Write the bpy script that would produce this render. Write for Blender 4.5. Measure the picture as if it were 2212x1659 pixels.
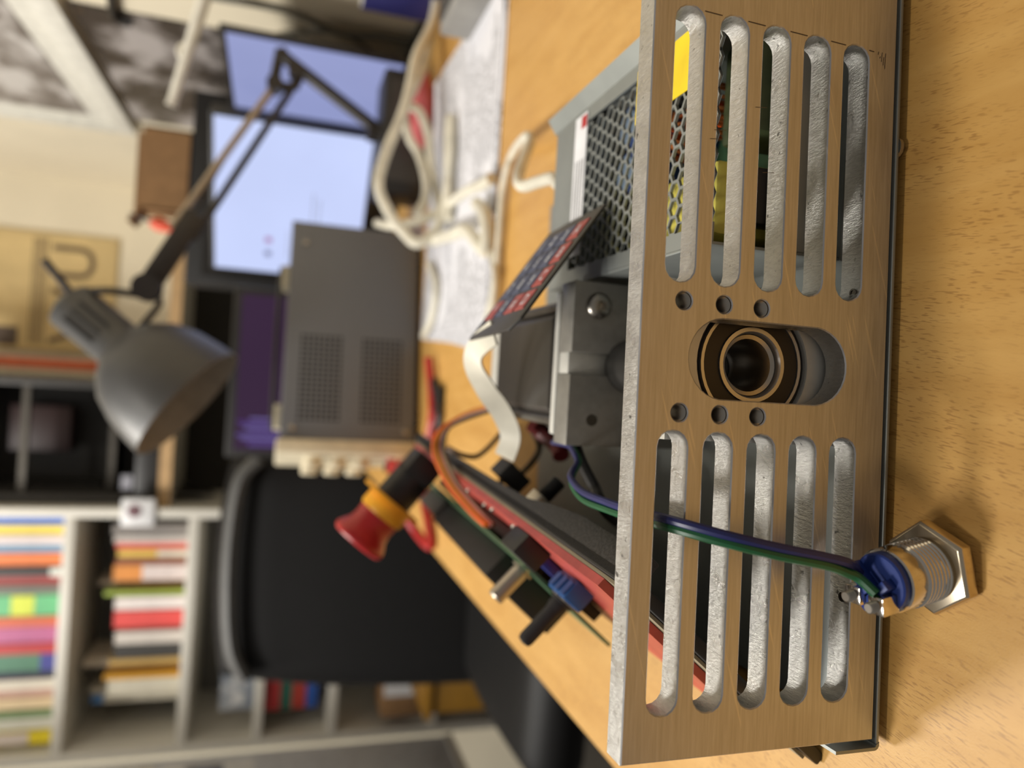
import bpy, bmesh, math, random
from mathutils import Vector, Matrix
random.seed(7)
scene = bpy.context.scene
for o in list(bpy.data.objects): bpy.data.objects.remove(o)
COL = scene.collection
# ------------------------------------------------------------------ camera
FPX, CAMZ = 1600.0, 0.165
_up = Vector((314, 5094, FPX)).normalized()               # world up in (right, up, back) of the upright camera
_fw = Vector((0, 0, -1))
_Y = (_fw - _up * _fw.dot(_up)).normalized(); _X = _Y.cross(_up)
RM = Matrix((_X, _Y, _up))                                # upright camera -> world
C0 = Vector((0, 0, CAMZ))
cam_d = bpy.data.cameras.new('camera'); cam = bpy.data.objects.new('camera', cam_d); COL.objects.link(cam)
cam_d.sensor_fit = 'HORIZONTAL'; cam_d.sensor_width = 36; cam_d.lens = 36 * FPX / 2212
cam_d.clip_start = 0.005; cam_d.clip_end = 50
r_, u_, b_ = RM @ Vector((1, 0, 0)), RM @ Vector((0, 1, 0)), RM @ Vector((0, 0, 1))
m = Matrix((-u_, r_, b_)).transposed().to_4x4(); m.translation = C0   # the phone was held turned by 90 degrees
cam.matrix_world = m
cam_d.dof.use_dof = True; cam_d.dof.focus_distance = 0.203; cam_d.dof.aperture_fstop = 7.6; cam_d.dof.aperture_blades = 0
scene.camera = cam
# ------------------------------------------------------------------ world and lights
W = bpy.data.worlds.new('world'); scene.world = W; W.use_nodes = True
bg = W.node_tree.nodes['Background']; bg.inputs[0].default_value = (1.0, .95, .89, 1); bg.inputs[1].default_value = 0.18
def area(name, loc, target, size, power, col, sy=None):
    l = bpy.data.lights.new(name, 'AREA'); l.energy = power; l.color = col; l.size = size
    if sy: l.shape = 'RECTANGLE'; l.size_y = sy
    o = bpy.data.objects.new(name, l); COL.objects.link(o); o.location = loc
    o.rotation_euler = (Vector(target) - Vector(loc)).to_track_quat('-Z', 'Y').to_euler(); return o
area('ceiling_lamp', (-1.02, 1.28, 1.55), (0, .4, 0), .34, 19, (1, .95, .86))
area('overhead_lamp', (-.42, .06, 1.75), (0, .2, 0), .2, 5.4, (1, .94, .85))
area('background_fill', (-1.35, .45, 1.9), (-.5, 1.9, .1), .5, 38, (1, .97, .92))  # unseen fill light, added to brighten the bookcase and background
scene.view_settings.view_transform = 'Standard'; scene.view_settings.look = 'None'
scene.view_settings.exposure = 0.17; scene.view_settings.gamma = 1; scene.view_settings.use_curve_mapping = False
# ------------------------------------------------------------------ pixel helpers (where a point of the photo lies at a known distance)
def ray(x, y): return RM @ Vector(((1659 - y - 829.5) / FPX, -(x - 1106) / FPX, -1))
def pz(x, y, z=0.0): d = ray(x, y); return C0 + d * ((z - CAMZ) / d.z)
def py(x, y, Y): d = ray(x, y); return C0 + d * (Y / d.y)
def px(x, y, X): d = ray(x, y); return C0 + d * (X / d.x)
# ------------------------------------------------------------------ materials
MATS = {}
def nodes(name):
    mt = bpy.data.materials.new(name); mt.use_nodes = True
    return mt, mt.node_tree.nodes, mt.node_tree.links, mt.node_tree.nodes['Principled BSDF']
def srgb(r, g, b):
    f = lambda c: (c / 255 / 12.92) if c <= 10 else ((c / 255 + .055) / 1.055) ** 2.4
    return (f(r), f(g), f(b))
def mat(name, rgb, rough=.5, metal=0., var=.12, scale=60., bump=0., spec=.5, emit=None, trans=0., stretch=None):
    if name in MATS: return MATS[name]
    mt, N, L, P = nodes(name); c = srgb(*rgb)
    tc = N.new('ShaderNodeTexCoord'); nz = N.new('ShaderNodeTexNoise'); nz.inputs['Scale'].default_value = scale; nz.inputs['Detail'].default_value = 4
    if stretch:
        mp = N.new('ShaderNodeMapping'); mp.inputs['Scale'].default_value = stretch
        L.new(tc.outputs['Object'], mp.inputs[0]); L.new(mp.outputs[0], nz.inputs['Vector'])
    else: L.new(tc.outputs['Object'], nz.inputs['Vector'])
    rp = N.new('ShaderNodeValToRGB')
    rp.color_ramp.elements[0].position = .3; rp.color_ramp.elements[1].position = .7
    rp.color_ramp.elements[0].color = tuple(x * (1 - var) for x in c) + (1,)
    rp.color_ramp.elements[1].color = tuple(min(1, x * (1 + var)) for x in c) + (1,)
    L.new(nz.outputs['Fac'], rp.inputs[0]); L.new(rp.outputs[0], P.inputs['Base Color'])
    P.inputs['Roughness'].default_value = rough; P.inputs['Metallic'].default_value = metal
    P.inputs['Specular IOR Level'].default_value = spec; P.inputs['Transmission Weight'].default_value = trans
    if bump:
        bp = N.new('ShaderNodeBump'); bp.inputs['Strength'].default_value = bump; bp.inputs['Distance'].default_value = .0006
        L.new(nz.outputs['Fac'], bp.inputs['Height']); L.new(bp.outputs[0], P.inputs['Normal'])
    if emit:
        L.new(rp.outputs[0], P.inputs['Emission Color']); P.inputs['Emission Strength'].default_value = emit
        L.remove(P.inputs['Base Color'].links[0]); P.inputs['Base Color'].default_value = (.02, .02, .022, 1)
    MATS[name] = mt; return mt
def mathn(N, op, a=None, b=None):
    n = N.new('ShaderNodeMath'); n.operation = op
    for i, v in enumerate((a, b)):
        if isinstance(v, (int, float)): n.inputs[i].default_value = v
    return n
def noise(N, L, vec, scale, st=(1, 1, 1), detail=4, rough=.5):
    mp = N.new('ShaderNodeMapping'); mp.inputs['Scale'].default_value = st; L.new(vec, mp.inputs[0])
    nz = N.new('ShaderNodeTexNoise'); nz.inputs['Scale'].default_value = scale; nz.inputs['Detail'].default_value = detail; nz.inputs['Roughness'].default_value = rough
    L.new(mp.outputs[0], nz.inputs['Vector']); return nz.outputs['Fac']
def ramp(N, L, fac, stops):
    rp = N.new('ShaderNodeValToRGB'); e = rp.color_ramp.elements
    while len(e) < len(stops): e.new(.5)
    for el, (p, c) in zip(e, stops): el.position = p; el.color = tuple(c) + (1,) if len(c) == 3 else c
    L.new(fac, rp.inputs[0]); return rp.outputs[0]
def mixc(N, L, fac, a, b, mode='MIX'):
    n = N.new('ShaderNodeMix'); n.data_type = 'RGBA'; n.blend_type = mode
    for s, v in ((0, fac), (6, a), (7, b)):
        if isinstance(v, (int, float)): n.inputs[s].default_value = v
        elif isinstance(v, tuple): n.inputs[s].default_value = v + (1,) if len(v) == 3 else v
        else: L.new(v, n.inputs[s])
    return n.outputs[2]
def mat_beech():
    mt, N, L, P = nodes('beech'); tc = N.new('ShaderNodeTexCoord').outputs['Object']
    big = noise(N, L, tc, 1, (34, 5, 1), 5, .6); mid = noise(N, L, tc, 1, (150, 22, 1), 4)
    col = ramp(N, L, big, [(.25, srgb(188, 140, 72)), (.5, srgb(203, 156, 84)), (.75, srgb(214, 169, 98))])
    col = mixc(N, L, .35, col, ramp(N, L, mid, [(.3, srgb(180, 131, 62)), (.7, srgb(216, 172, 102))]))
    # short dark medullary flecks that run with the grain
    rotm = N.new('ShaderNodeMapping'); rotm.inputs['Rotation'].default_value = (0, 0, math.radians(8)); L.new(tc, rotm.inputs[0])
    fl = noise(N, L, rotm.outputs[0], 1, (2300, 300, 1), 1, .4); gate = noise(N, L, tc, 1, (60, 40, 1), 2)
    fm = ramp(N, L, fl, [(.57, (0, 0, 0)), (.68, (1, 1, 1))]); gm = ramp(N, L, gate, [(.30, (0, 0, 0)), (.58, (1, 1, 1))])
    f = mathn(N, 'MULTIPLY'); L.new(fm, f.inputs[0]); L.new(gm, f.inputs[1])
    f2 = mathn(N, 'MULTIPLY', None, .45); L.new(f.outputs[0], f2.inputs[0])
    col = mixc(N, L, f2.outputs[0], col, srgb(118, 72, 30))
    fine = noise(N, L, tc, 1, (2400, 1500, 1), 2)
    L.new(col, P.inputs['Base Color']); P.inputs['Roughness'].default_value = .42; P.inputs['Specular IOR Level'].default_value = .35
    bp = N.new('ShaderNodeBump'); bp.inputs['Strength'].default_value = .10; bp.inputs['Distance'].default_value = .0004
    L.new(fine, bp.inputs['Height']); L.new(bp.outputs[0], P.inputs['Normal']); return mt
def mat_alu_face():
    mt, N, L, P = nodes('brushed_aluminium'); tc = N.new('ShaderNodeTexCoord').outputs['Object']
    br = noise(N, L, tc, 1, (40, 1400, 1400), 4, .6); st = noise(N, L, tc, 1, (25, 25, 18), 3)
    col = ramp(N, L, br, [(.3, srgb(176, 176, 178)), (.7, srgb(198, 198, 199))])
    mp = N.new('ShaderNodeMapping'); mp.inputs['Rotation'].default_value = (0, math.radians(16), 0); L.new(tc, mp.inputs[0])
    sc = noise(N, L, mp.outputs[0], 1, (11, 900, 900), 1, .3); scm = ramp(N, L, sc, [(.70, (0, 0, 0)), (.735, (1, 1, 1))])
    col = mixc(N, L, mathn_mul(N, L, scm, .35), col, srgb(232, 226, 214))
    col = mixc(N, L, mathn_mul(N, L, ramp(N, L, st, [(.62, (0, 0, 0)), (.75, (1, 1, 1))]), .18), col, srgb(140, 128, 112))
    L.new(col, P.inputs['Base Color']); P.inputs['Metallic'].default_value = .8
    rr = ramp(N, L, br, [(.2, (.30, .30, .30)), (.8, (.44, .44, .44))]); L.new(rr, P.inputs['Roughness'])
    bp = N.new('ShaderNodeBump'); bp.inputs['Strength'].default_value = .07; bp.inputs['Distance'].default_value = .0003
    L.new(br, bp.inputs['Height']); L.new(bp.outputs[0], P.inputs['Normal']); return mt
def mathn_mul(N, L, a, k):
    n = mathn(N, 'MULTIPLY', None, k); L.new(a, n.inputs[0]); return n.outputs[0]
def mat_alu_cut():
    mt, N, L, P = nodes('milled_aluminium'); tc = N.new('ShaderNodeTexCoord').outputs['Object']
    a = noise(N, L, tc, 1, (1300, 420, 1300), 6, .7); b = noise(N, L, tc, 1, (150, 90, 150), 3)
    pit = noise(N, L, tc, 1, (380, 380, 380), 2); 
    col = ramp(N, L, a, [(.25, srgb(184, 183, 181)), (.75, srgb(214, 213, 210))])
    col = mixc(N, L, ramp(N, L, pit, [(.68, (0, 0, 0)), (.76, (1, 1, 1))]), col, srgb(110, 108, 104))
    L.new(col, P.inputs['Base Color']); P.inputs['Metallic'].default_value = 1.0
    L.new(ramp(N, L, b, [(.3, (.24, .24, .24)), (.7, (.40, .40, .40))]), P.inputs['Roughness'])
    bp = N.new('ShaderNodeBump'); bp.inputs['Strength'].default_value = .6; bp.inputs['Distance'].default_value = .0005
    L.new(a, bp.inputs['Height']); L.new(bp.outputs[0], P.inputs['Normal']); return mt
def mat_paper():
    mt, N, L, P = nodes('printed_paper'); tc = N.new('ShaderNodeTexCoord').outputs['Object']
    sep = N.new('ShaderNodeSeparateXYZ'); L.new(tc, sep.inputs[0])
    fx = mathn(N, 'MULTIPLY', None, 120.); L.new(sep.outputs[1], fx.inputs[0]); fr = mathn(N, 'FRACT'); L.new(fx.outputs[0], fr.inputs[0])
    line = mathn(N, 'LESS_THAN', None, .42); L.new(fr.outputs[0], line.inputs[0])
    wd = noise(N, L, tc, 1, (300, 170, 1), 2); wm = mathn(N, 'GREATER_THAN', None, .47); L.new(wd, wm.inputs[0])
    par = noise(N, L, tc, 1, (10, 22, 1), 1); pm = mathn(N, 'GREATER_THAN', None, .46); L.new(par, pm.inputs[0])
    a = mathn(N, 'MULTIPLY'); L.new(line.outputs[0], a.inputs[0]); L.new(wm.outputs[0], a.inputs[1])
    b = mathn(N, 'MULTIPLY'); L.new(a.outputs[0], b.inputs[0]); L.new(pm.outputs[0], b.inputs[1])
    L.new(mixc(N, L, mathn_mul(N, L, b.outputs[0], .9), srgb(222, 222, 228), srgb(40, 40, 44)), P.inputs['Base Color'])
    P.inputs['Roughness'].default_value = .7; return mt
def mat_print_bw(name, sx, seed, dark=(58, 52, 50), light=(190, 184, 182)):
    mt, N, L, P = nodes(name); tc = N.new('ShaderNodeTexCoord').outputs['Object']
    mp = N.new('ShaderNodeMapping'); mp.inputs['Location'].default_value = (seed, seed * .7, seed * 1.3); L.new(tc, mp.inputs[0])
    a = noise(N, L, mp.outputs[0], 1, sx, 5, .55)
    L.new(ramp(N, L, a, [(.44, srgb(*dark)), (.52, srgb(*[(d + l) // 2 for d, l in zip(dark, light)])), (.60, srgb(*light))]), P.inputs['Base Color'])
    P.inputs['Roughness'].default_value = .4; return mt
MATS['beech'] = mat_beech(); MATS['alu_face'] = mat_alu_face(); MATS['alu_cut'] = mat_alu_cut(); MATS['paper'] = mat_paper()
BEECH, ALU, CUT = MATS['beech'], MATS['alu_face'], MATS['alu_cut']
BLK = mat('black_plastic', (34, 32, 31), .45); RUB = mat('black_rubber', (26, 25, 25), .6)
BLKT = mat('black_textured_print', (48, 45, 43), .55, 0, .5, 900, .5)
CHROME = mat('nickel_plate', (214, 208, 198), .12, 1, .04); STEEL = mat('stainless_steel', (172, 166, 156), .3, 1, .06)
STEELD = mat('dark_steel', (96, 92, 86), .4, 1, .1); ZINC = mat('galvanised_sheet', (148, 152, 149), .5, .6, .1, 40)
GREYALU = mat('grey_aluminium', (140, 137, 130), .42, .45, .08, 300, .06); LIGHTALU = mat('light_cast_aluminium', (206, 204, 196), .45, .25, .05, 200, .1)
WHITEC = mat('white_cable', (224, 219, 202), .45); CREAM = mat('cream_plastic', (214, 203, 176), .45); WHITE = mat('white_paint', (222, 219, 208), .6)
GREYBOX = mat('grey_case_paint', (104, 105, 108), .5, 0, .05, 300, .05); DGREY = mat('dark_grey_plastic', (60, 58, 56), .5)
RED = mat('red_plastic', (176, 34, 36), .3); YEL = mat('yellow_plastic', (226, 160, 24), .4); BLUE = mat('blue_plastic', (36, 88, 150), .4)
PCBR = mat('red_circuit_board', (186, 76, 66), .4, 0, .18, 120); PCBG = mat('green_circuit_board', (84, 122, 88), .4)
GREENW = mat('green_wire', (22, 86, 50), .4); BLUEW = mat('blue_wire', (32, 37, 92), .4); WOODE = mat('pale_wood_edge', (186, 152, 108), .6)
COPPER = mat('copper_wire', (220, 138, 82), .3, .8); CARD = mat('cardboard', (150, 114, 76), .8); ORANGE = mat('orange_paint', (206, 98, 52), .5)
WALLM = mat('wall_paint', (226, 215, 190), .8, 0, .03, 8); WHITESH = mat('white_laminate', (212, 208, 198), .5, 0, .03)
BSEAL = mat('brown_black_seal', (44, 35, 24), .5); BRASSY = mat('bearing_ring_steel', (196, 194, 192), .3, .85, .04)
# ------------------------------------------------------------------ mesh builder
def frame(axis, ref=None):
    a = Vector(axis).normalized(); r = Vector(ref) if ref is not None else (Vector((0, 0, 1)) if abs(a.z) < .9 else Vector((1, 0, 0)))
    x = (r - a * r.dot(a)).normalized(); return x, a.cross(x), a
class MB:
    def __init__(s, T=None): s.v = []; s.f = []; s.T = T
    def add(s, vs, fs):
        k = len(s.v); s.v += [s.T @ Vector(p) if s.T is not None else Vector(p) for p in vs]; s.f += [tuple(i + k for i in f) for f in fs]; return s
    def box(s, x0, x1, y0, y1, z0, z1):
        return s.add([(x, y, z) for x in (x0, x1) for y in (y0, y1) for z in (z0, z1)], [(0, 1, 3, 2), (4, 6, 7, 5), (0, 4, 5, 1), (2, 3, 7, 6), (0, 2, 6, 4), (1, 5, 7, 3)])
    def obox(s, c, ax, ay, az, hx, hy, hz):
        c = Vector(c); return s.add([c + ax * (i * hx) + ay * (j * hy) + az * (k * hz) for i in (-1, 1) for j in (-1, 1) for k in (-1, 1)], [(0, 1, 3, 2), (4, 6, 7, 5), (0, 4, 5, 1), (2, 3, 7, 6), (0, 2, 6, 4), (1, 5, 7, 3)])
    def lathe(s, prof, p, axis, n=28, ref=None, ph=0, closed=True):
        x, y, a = frame(axis, ref); p = Vector(p); vs = []; fs = []
        for r, h in prof:
            for i in range(n):
                t = 2 * math.pi * i / n + ph; vs.append(p + a * h + (x * math.cos(t) + y * math.sin(t)) * r)
        for j in range(len(prof) - 1):
            for i in range(n): fs.append((j * n + i, j * n + (i + 1) % n, (j + 1) * n + (i + 1) % n, (j + 1) * n + i))
        if closed:
            fs.append(tuple(range(n))); fs.append(tuple((len(prof) - 1) * n + i for i in range(n)))
        return s.add(vs, fs)
    def ring(s, prof, p, axis, n=28): return s.lathe(list(prof) + [prof[0]], p, axis, n, closed=False)
    def cyl(s, p0, p1, r0, r1=None, n=20, ph=0):
        p0, p1 = Vector(p0), Vector(p1); d = p1 - p0
        return s.lathe([(r0, 0), (r0 if r1 is None else r1, d.length)], p0, d, n, ph=ph)
    def tube(s, pts, r, n=8, sub=6, smooth=True, flat=None, flatdir=None):
        P = [Vector(p) for p in pts]
        if smooth and len(P) > 2:
            Q = []
            for i in range(len(P) - 1):
                a, b, c, d = P[max(i - 1, 0)], P[i], P[i + 1], P[min(i + 2, len(P) - 1)]
                for k in range(sub):
                    t = k / sub; Q.append(.5 * ((2 * b) + (c - a) * t + (2 * a - 5 * b + 4 * c - d) * t * t + (3 * b - a - 3 * c + d) * t ** 3))
            P = Q + [P[-1]]
        vs = []; fs = []; x = None
        for i, p in enumerate(P):
            t = (P[min(i + 1, len(P) - 1)] - P[max(i - 1, 0)]).normalized()
            if x is None: x = frame(t, flatdir)[0]
            else: x = (x - t * x.dot(t)).normalized()
            y = t.cross(x)
            for k in range(n):
                an = 2 * math.pi * k / n; vs.append(p + x * math.cos(an) * (flat or r) + y * math.sin(an) * r)
        for i in range(len(P) - 1):
            for k in range(n): fs.append((i * n + k, i * n + (k + 1) % n, (i + 1) * n + (k + 1) % n, (i + 1) * n + k))
        fs += [tuple(range(n)), tuple((len(P) - 1) * n + k for k in range(n))]
        return s.add(vs, fs)
    def prism(s, poly, o, ex, ey, ez):
        o = Vector(o); n = len(poly)
        vs = [o + ex * a + ey * b for a, b in poly] + [o + ex * a + ey * b + ez for a, b in poly]
        return s.add(vs, [tuple(range(n)), tuple(range(n, 2 * n))] + [(i, (i + 1) % n, n + (i + 1) % n, n + i) for i in range(n)])
    def build(s, name, mt, parent=None, bevel=0., seg=2, sharp=35, kind=None, label=None):
        org = Vector((0, 0, 0)); p = parent
        while p is not None: org += Vector(p.location); p = p.parent
        me = bpy.data.meshes.new(name); me.from_pydata([tuple(v - org) for v in s.v], [], s.f)
        bm = bmesh.new(); bm.from_mesh(me); bmesh.ops.recalc_face_normals(bm, faces=bm.faces)
        if bevel:
            ed = [e for e in bm.edges if len(e.link_faces) == 2 and e.calc_face_angle(0) > .6]
            bmesh.ops.bevel(bm, geom=ed, offset=bevel, segments=seg, affect='EDGES', clamp_overlap=True, profile=.5)
        bm.to_mesh(me); bm.free()
        for pl in me.polygons: pl.use_smooth = True
        me.set_sharp_from_angle(angle=math.radians(sharp))
        me.materials.append(mt); o = bpy.data.objects.new(name, me); COL.objects.link(o)
        if parent is not None: o.parent = parent
        if kind: o['kind'] = kind
        if label: o['label'] = label
        return o
def tag(o, label, cat, group=None):
    o['label'] = label; o['category'] = cat
    if group: o['group'] = group
    return o
def thing(name, loc, label, cat, group=None):
    o = bpy.data.objects.new(name, None); o.empty_display_size = .02; COL.objects.link(o); o.location = loc; return tag(o, label, cat, group)
def struct(o): o['kind'] = 'structure'; return o
def text_mesh(s, size, o, ex, ey, mt, name, parent, depth=.0002, bold=0.):
    cu = bpy.data.curves.new(name, 'FONT'); cu.body = s; cu.size = size; cu.extrude = depth; cu.offset = bold; cu.align_x = 'CENTER'; cu.align_y = 'CENTER'
    t = bpy.data.objects.new(name, cu); COL.objects.link(t); bpy.context.view_layer.update()
    me = bpy.data.meshes.new_from_object(t.evaluated_get(bpy.context.evaluated_depsgraph_get())); bpy.data.objects.remove(t)
    ez = ex.cross(ey); org = Vector((0, 0, 0)); p = parent
    while p is not None: org += Vector(p.location); p = p.parent
    M = Matrix((ex, ey, ez)).transposed().to_4x4(); M.translation = Vector(o) - org; me.transform(M)
    me.materials.clear(); me.materials.append(mt); ob = bpy.data.objects.new(name, me); COL.objects.link(ob); ob.parent = parent; return ob
X, Y, Z = Vector((1, 0, 0)), Vector((0, 1, 0)), Vector((0, 0, 1))
FLOOR = -.72
# ================================================================== the room
struct(MB().box(-2.6, .5, -1.2, 2.55, FLOOR - .05, FLOOR).build('floor', mat('dark_floor', (38, 34, 31), .6, 0, .2, 5)))
struct(MB().box(-2.6, .6, 2.40, 2.5, FLOOR, 2.2).build('wall_back', WALLM))
struct(MB().box(.5, .6, .30, 2.40, FLOOR, 2.2).build('wall_right', WALLM))
# ================================================================== the desk
desk = thing('desk', (.15, .6, FLOOR), 'beech veneered desk top that everything in the foreground lies on', 'desk')
MB().box(-.183, .495, -.25, 1.42, -.028, 0).build('desk_top', BEECH, desk, .0015)
for lx, ly in ((-.13, -.2), (.45, -.2), (-.13, .92), (.45, 1.36)):
    MB().box(lx - .025, lx + .025, ly - .025, ly + .025, FLOOR, -.028).build('leg', STEELD, desk, .003)
# ================================================================== slotted plate on its sheet tray
A = pz(1885, 1600, .0045); B = pz(1940, 0, .0045)
EX = (B - A).normalized(); EN = Vector((EX.y, -EX.x, 0))           # along the plate, and towards the camera
A = A + EX * .0002
PW, PH, PT = .2140, .0761, .008
def pp(s, z, d=0.): return A + EX * s + Z * (z - A.z) - EN * d     # d = depth behind the front face
plate = thing('slotted_plate', pp(PW / 2, 0, PT / 2), 'upright milled aluminium plate with ten long slots and an oval window', 'plate')
cu = bpy.data.curves.new('plate_outline', 'CURVE'); cu.dimensions = '2D'; cu.fill_mode = 'BOTH'; cu.extrude = PT / 2 - .0003; cu.bevel_depth = .0003; cu.bevel_resolution = 0; cu.offset = -.0003
def spl(pts):
    sp = cu.splines.new('POLY'); sp.points.add(len(pts) - 1); sp.use_cyclic_u = True
    for q, (a, b) in zip(sp.points, pts): q.co = (a, b, 0, 1)
def stad(x0, x1, zc, r, n=9):
    return [(x1 - r + r * math.cos(t), zc + r * math.sin(t)) for t in [math.pi * (i / (n - 1) - .5) for i in range(n)]] + \
           [(x0 + r + r * math.cos(t), zc + r * math.sin(t)) for t in [math.pi * (i / (n - 1) + .5) for i in range(n)]]
spl([(0, .0045), (PW, .0045), (PW, .0806), (0, .0806)])
SLZ = [.0701, .0570, .0440, .0310, .0180]
for zc in SLZ:
    spl(stad(.0112, .0821, zc, .0042)); spl(stad(.1198, .1910, zc, .0042))
ro = .0104; oc = .1010
spl([(oc + ro * math.cos(t), (.0180 + ro if math.sin(t) < 0 else .0665 - ro) + ro * math.sin(t)) for t in [2 * math.pi * (i + .5) / 32 for i in range(32)]])
HOLES = [(s, z) for s in (.0867, .1151) for z in (.0686, .0569, .0455)]
for s, z in HOLES: spl([(s + .0023 * math.cos(t), z + .0023 * math.sin(t)) for t in [2 * math.pi * i / 20 for i in range(20)]])
to = bpy.data.objects.new('tmp', cu); COL.objects.link(to); bpy.context.view_layer.update()
me = bpy.data.meshes.new_from_object(to.evaluated_get(bpy.context.evaluated_depsgraph_get())); bpy.data.objects.remove(to)
M = Matrix((EX, Z, EN)).transposed().to_4x4(); M.translation = A - Z * A.z - EN * (PT / 2) - Vector(plate.location); me.transform(M)
me.name = 'plate'; me.materials.clear(); me.materials.append(ALU); me.materials.append(CUT)
for pl in me.polygons: pl.material_index = 0 if abs(pl.normal.dot(EN)) > .5 else 1; pl.use_smooth = True
me.set_sharp_from_angle(angle=math.radians(30))
po = bpy.data.objects.new('face_plate', me); COL.objects.link(po); po.parent = plate
for s, z in HOLES:                                                  # tapped holes
    prof = []
    for i in range(11): prof += [(.0022, .0006 + i * .0007), (.00185, .00095 + i * .0007)]
    MB().lathe(prof, pp(s, z), -EN, 20, closed=False).build('thread', STEEL, plate, sharp=20)
for s, zc in ((.1225, SLZ[4] + .0), (.0385, SLZ[4] - .0)):          # small screws heads sunk in the floor of the lowest slots
    MB().lathe([(.0013, 0), (.0013, .0002), (.0008, .00022), (.0007, -.0006)], pp(s, zc - .0038, .0025), Z, 14).build('grub_hole', STEELD, plate)
for z, s in ((.0, .2), ):
    pass
# scribed marking-out lines on the face
def scribe(s0, z0, s1, z1, w=.00012): 
    d = (pp(s1, z1) - pp(s0, z0)); t = d.normalized().cross(EN) * w
    MB().add([pp(s0, z0) + t + EN * .00008, pp(s0, z0) - t + EN * .00008, pp(s1, z1) - t + EN * .00008, pp(s1, z1) + t + EN * .00008], [(0, 1, 2, 3)]).build('scribe_mark', mat('pencil_grey', (88, 74, 58), .6), plate)
for a0, b0 in ((.0745, .0755), (.0662, .0610), (.0532, .0478), (.0400, .0345), (.0268, .0218), (.0139, .0122)): scribe(.1902, b0, .1903, a0) if a0 > b0 else None
for k in range(5): scribe(.1905 - .0012 * (k % 2), .0082 + .0006 * k, .186 + .0009 * k, .0084 + .0006 * k, .00008)
for s, z in ((.160, .0620), (.1575, .0632), (.151, .0470), (.168, .0500)): scribe(s, z, s + .0004, z - .0035, .00007)
tray = thing('sheet_tray', pp(PW / 2, 0, .12), 'thin galvanised sheet tray under the slotted plate, with upturned left end', 'tray')
def tp(s, d, z): return pp(s, z, d)
mb = MB()
def slab(mbx, s0, s1, d0, d1, z0, z1): return mbx.add([tp(s, d, z) for s in (s0, s1) for d in (d0, d1) for z in (z0, z1)], [(0, 1, 3, 2), (4, 6, 7, 5), (0, 4, 5, 1), (2, 3, 7, 6), (0, 2, 6, 4), (1, 5, 7, 3)])
slab(mb, -.0012, PW + .004, -.0003, .285, .0026, .0036).build('sheet_floor', ZINC, tray, .0003)
prof = [(-.0006, .0026)] + [(-.0012 - .0016 * math.sin(t), .0042 - .0016 * math.cos(t)) for t in [math.pi / 2 * i / 6 for i in range(7)]] + [(-.0028, .0170), (-.0019, .0170)] + [(-.0019 + .0006 * (1 - math.cos(t)), .0042 - .0006 * math.sin(t)) for t in [math.pi / 2 * i / 6 for i in range(7)]]
MB().prism([(a, b) for a, b in prof], pp(0, 0, -.0004), EX, Z, -EN * .0105).build('end_flange', ZINC, tray)
MB().lathe([(.0028, 0), (.0030, .0004), (.0026, .0012), (.0014, .0017), (.0004, .0018)], tp(-.0028, .0045, .0112), -EX, 18).build('screw_head', STEEL, tray, label='domed screw head on the upturned end')
for s, d in ((.0368, .0022), (.165, .0022), (.0368, .26), (.165, .26)):
    MB().lathe([(.0032, .0026), (.0033, .0017), (.0026, .0006), (.0014, .0)], Vector((tp(s, d, 0).x, tp(s, d, 0).y, 0)), Z, 18).build('foot_screw', STEEL, tray)
# ================================================================== bearing block behind the window
AX = pp(oc, .0408)                                                  # spindle axis passes here
def ax(d, dx=0., dz=0.): return Vector((AX.x, AX.y, AX.z)) - EN * d + EX * dx + Z * dz
brg = thing('bearing_block', ax(.017, 0, -.0372), 'aluminium housing with a sealed ball bearing seen through the oval window', 'bearing')
mb = MB(); n = 40; pr = []
cu = bpy.data.curves.new('t', 'CURVE'); cu.dimensions = '2D'; cu.fill_mode = 'BOTH'; cu.extrude = .007
spl([(-.0215, -.0365), (.0215, -.0365), (.0215, .0265), (-.0215, .0265)]); spl([(.0178 * math.cos(t), .0178 * math.sin(t)) for t in [2 * math.pi * i / 44 for i in range(44)]])
to = bpy.data.objects.new('tmp', cu); COL.objects.link(to); bpy.context.view_layer.update()
me = bpy.data.meshes.new_from_object(to.evaluated_get(bpy.context.evaluated_depsgraph_get())); bpy.data.objects.remove(to)
M = Matrix((EX, Z, EN)).transposed().to_4x4(); M.translation = ax(.0163) - Vector(brg.location); me.transform(M); me.materials.clear(); me.materials.append(LIGHTALU)
for q in me.polygons: q.use_smooth = True
me.set_sharp_from_angle(angle=.5); ho = bpy.data.objects.new('housing', me); COL.objects.link(ho); ho.parent = brg
MB().ring([(.0161, .0100), (.0161, .0205), (.0152, .0205), (.0152, .010)], ax(0), -EN, 44).build('outer_ring', BRASSY, brg)
MB().ring([(.0151, .0105), (.0151, .0135), (.0105, .0135), (.0105, .0104)], ax(0), -EN, 44).build('seal', BSEAL, brg)
MB().ring([(.0177, .0112), (.0177, .0205), (.0162, .0205), (.0162, .0112)], ax(0), -EN, 44).build('retaining_groove', RUB, brg)
MB().ring([(.0104, .0098), (.0104, .0205), (.0086, .0205), (.0088, .0106), (.0093, .0098)], ax(0), -EN, 44).build('inner_ring', BRASSY, brg)
MB().ring([(.0085, .0115), (.0085, .030), (.0062, .030), (.0062, .0145), (.0074, .0120)], ax(0), -EN, 40).build('spindle_tube', STEEL, brg)
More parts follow.
